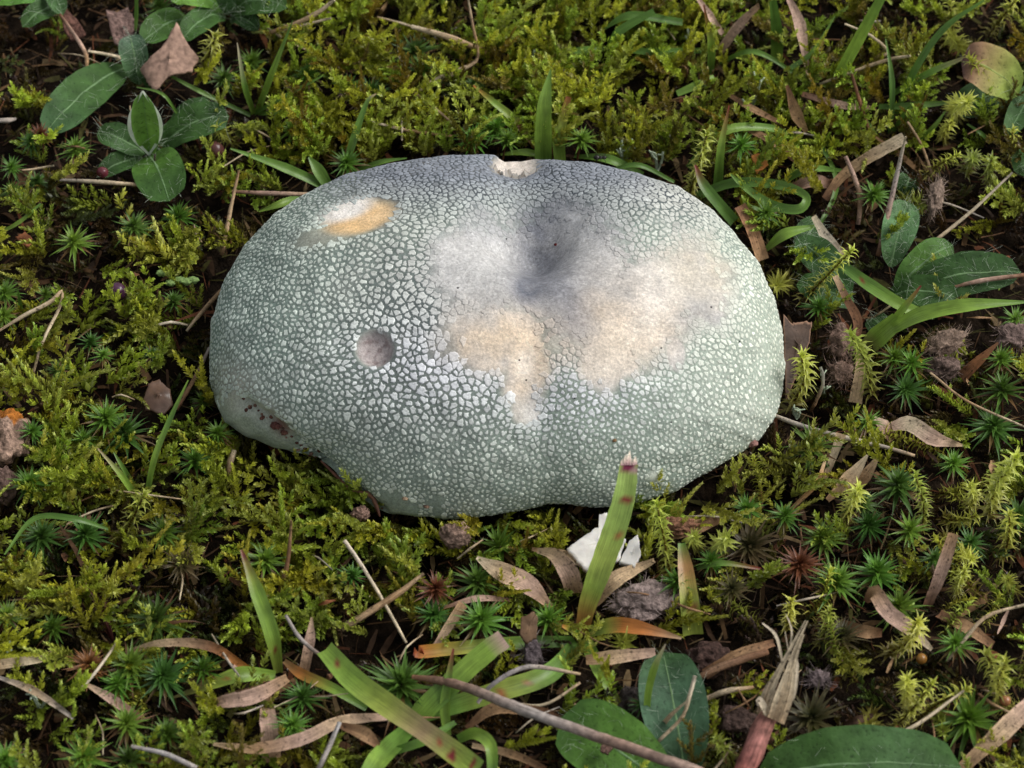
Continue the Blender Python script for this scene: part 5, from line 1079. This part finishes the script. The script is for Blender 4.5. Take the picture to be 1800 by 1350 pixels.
scrap('mushroom_scrap', [(1090,985),(1105,955),(1122,945),(1126,975),(1115,992)], 1.1, .09, (.76,.73,.69), 'small white mushroom flesh piece beside the larger white scrap', 'mushroom scrap', 'flesh', (.05,.3), .1, .03)
scrap('dead_leaf', [(1376,572),(1392,580),(1408,576),(1426,577),(1424,600),(1414,620),(1402,645),(1382,680)], .9, .05, (.085,.055,.04), 'dark brown curled dead leaf with pale rim pressed against the cap', 'dead leaf', 'leaf', (-.3,.5), .3, .08, (.34,.2,.13))
scrap('dead_leaf', [(262,678),(280,672),(300,685),(303,705),(285,720),(255,712),(250,698)], .8, .06, (.16,.095,.065), 'brown rounded dead leaf lying on soil by the grass blades', 'dead leaf', 'berry', (0,.3), -.9, .08)
scrap('dead_leaf', [(28,418),(45,412),(57,420),(52,432),(36,428)], .7, .04, (.34,.13,.06), 'small orange dead leaf bit on dark soil', 'dead leaf', 'leaf', (0,.2), .4, .05)
scrap('dead_leaf', [(1320,275),(1345,272),(1350,290),(1330,300)], 1.0, .04, (.50,.20,.05), 'bright orange dead leaf bit in the tangled grass', 'dead leaf', 'leaf', (.2,.3), .5, .05)
scrap('dead_leaf', [(915,1090),(938,1082),(946,1088),(942,1115),(925,1122),(914,1112)], 1.5, .05, (.15,.09,.05), 'small brown dead leaf propped above a fuzzy grey bit', 'dead leaf', 'leaf', (0,.5), -.5, .06)
scrap('leaf_spot', [(1057,1306),(1070,1301),(1078,1312),(1068,1325),(1056,1319)], 1.27, .05, (.12,.07,.055), 'round brown gall on the green leaf under the twig', 'gall', 'crumb', (0,0), -1, .03)
# fuzzy grey-brown dead leaves
def fuzzy(px_, py_, z, rad, col, lab, rot=0.0, nh=160):
    c = P(px_, py_, z); t = tag(empty('fuzzy_dead_leaf', c - (0, 0, rad[2]*.7)), lab, 'dead leaf'); o3 = c - np.array([0, 0, rad[2]*.7])
    ge = lump(c, rad, flat(col), .42, 1.6, 4, rot); put('leaf_curl', ge, 'crumb', t, o3)
    v, f, k_, u = ge; f4 = [(a, b, cc_, cc_) for a, b, cc_ in f]; rs = random.Random(int(px_)); parts = []
    for i in range(nh):
        q_ = f[rs.randrange(len(f))]; p = v[q_[0]]; d = (p - c)/np.linalg.norm(p - c) + np.array([rs.uniform(-.9, .9) for _ in range(3)]); d /= np.linalg.norm(d); l_ = rs.uniform(.1, .28)
        parts.append(ribbon([p, p + d*l_*.5, p + d*l_ + np.array([0, 0, rs.uniform(-.08, .08)])], [.011, .009, .004], [np.array(col)*1.2, np.array(col)*2.1 + .04], 0, rs.uniform(0, 3), 4, 2))
    h = put('hairs', join(parts), 'hair', t, o3); h['kind'] = 'stuff'
fuzzy(1665, 600, 1.0, (.42, .22, .22), (.24, .17, .13), 'ribbed grey fuzzy dead leaf curl beyond the wood-rush', .35)
fuzzy(1660, 645, .8, (.34, .24, .22), (.13, .09, .075), 'darker fuzzy dead leaf clump under the ribbed curl', .2)
fuzzy(1480, 600, .8, (.26, .36, .24), (.17, .11, .085), 'fuzzy brown dead leaf clump at the foot of the wood-rush', 0)
fuzzy(1478, 655, .6, (.24, .26, .2), (.19, .125, .095), 'shaggy tan dead leaf beneath the wood-rush stem', 0)
fuzzy(1645, 345, 1.1, (.16, .42, .18), (.21, .155, .12), 'upright felted dead leaf curl beside the hairy rounded leaf', -.2)
fuzzy(1780, 590, .8, (.32, .28, .22), (.17, .12, .105), 'grey hairy dead leaf lying beyond the star mosses', .4)
fuzzy(1132, 1055, .8, (.62, .38, .20), (.22, .17, .155), 'grey-brown fluffy dead leaf below the white scrap', .1, 240)
fuzzy(935, 1145, .8, (.18, .28, .2), (.10, .08, .085), 'dark fuzzy dead bit below the propped brown leaf', 0)
fuzzy(1440, 1195, .7, (.22, .16, .16), (.13, .10, .10), 'small grey fuzzy bit beside the tall spiky moss', 0, 90)
fuzzy(1290, 1265, .5, (.38, .26, .2), (.065, .042, .035), 'dark crumpled dead leaf beside the reed stalk', 0, 60)
fuzzy(1120, 1235, .5, (.34, .34, .2), (.075, .06, .055), 'dark fuzzy mat under the grass sprout', 0, 160)
# pale lichen sprigs
def sprig(px_, py_, z, h, n_, lab, grp=None, col=(.42, .50, .36)):
    base_ = P(px_, py_, z); parts = []
    for i in range(n_):
        a = R(0, 6.28); d = np.array([math.cos(a)*R(.1, .5), math.sin(a)*R(.1, .5), R(.7, 1)])*h*R(.6, 1)
        m_ = base_ + d*.5 + np.array([R(-.06, .06), R(-.06, .06), 0])
        parts.append(tube([base_, m_, base_ + d], [.035, .03, .022], [np.array(col)*.7, np.array(col)], 6, .3, 8))
        for q_ in range(2):
            e = m_ + (base_ + d - m_)*R(.1, .9); f = e + np.array([R(-.14, .14), R(-.14, .14), R(.0, .12)])
            parts.append(tube([e, (e + f)/2, f], [.022, .02, .014], [col, col], 5, .3, 4))
    tag(put('lichen', join(parts), 'lichen'), lab, 'lichen', grp)
for x, y, h in [(1155,300,.8),(1320,195,1.0),(952,150,.7),(935,135,.8),(1098,290,.8),(805,165,.6),(1380,275,.3),(1447,690,.7),(15,1155,.6),(72,1245,.6),(1400,735,.4),(1210,85,.7)]:
    sprig(x, y, .5, h, 3, 'pale grey-green lichen sprig standing closest to ' + nearest_mark(P(x, y, .5)), 'pale lichen sprigs')
for x, y in [(300,497),(315,492),(328,495),(340,492),(285,480)]:
    c = P(x, y, 1.0); ge = lump(c, (.11, .08, .06), flat((.24, .36, .12)), .4, 2.2, 3)
    tag(put('lichen_cup', ge, 'lichen', None, c - (0, 0, .1)), 'light green rounded lichen lobe on soil near the cap', 'lichen', 'green lichen lobes')
# the ant behind the far rim
c = P(1056, 277, 1.35); parts = []
for dx, r_ in ((-.09, .055), (0, .032), (.075, .04)): parts.append(lump(c + (dx, 0, 0), (r_*1.35, r_, r_), flat((.012, .010, .010)), .02, 1, 2))
for sx_ in (-1, 1):
    for dx in (-.04, 0, .04):
        a = c + np.array([dx*.5, 0, 0]); parts.append(tube([a, a + (dx*1.4, sx_*.07, .04), a + (dx*2.4, sx_*.13, -.06)], [.008, .007, .005], [(.02, .015, .012)]*2, 4, 0, 5))
    a = c + np.array([.11, 0, .01]); parts.append(tube([a, a + (.05, sx_*.03, .03), a + (.10, sx_*.05, .0)], [.005, .005, .004], [(.02, .015, .012)]*2, 4, 0, 5))
tag(put('ant', join(parts), 'ant', None, c), 'tiny black ant crawling on grass behind the cap rim', 'ant')
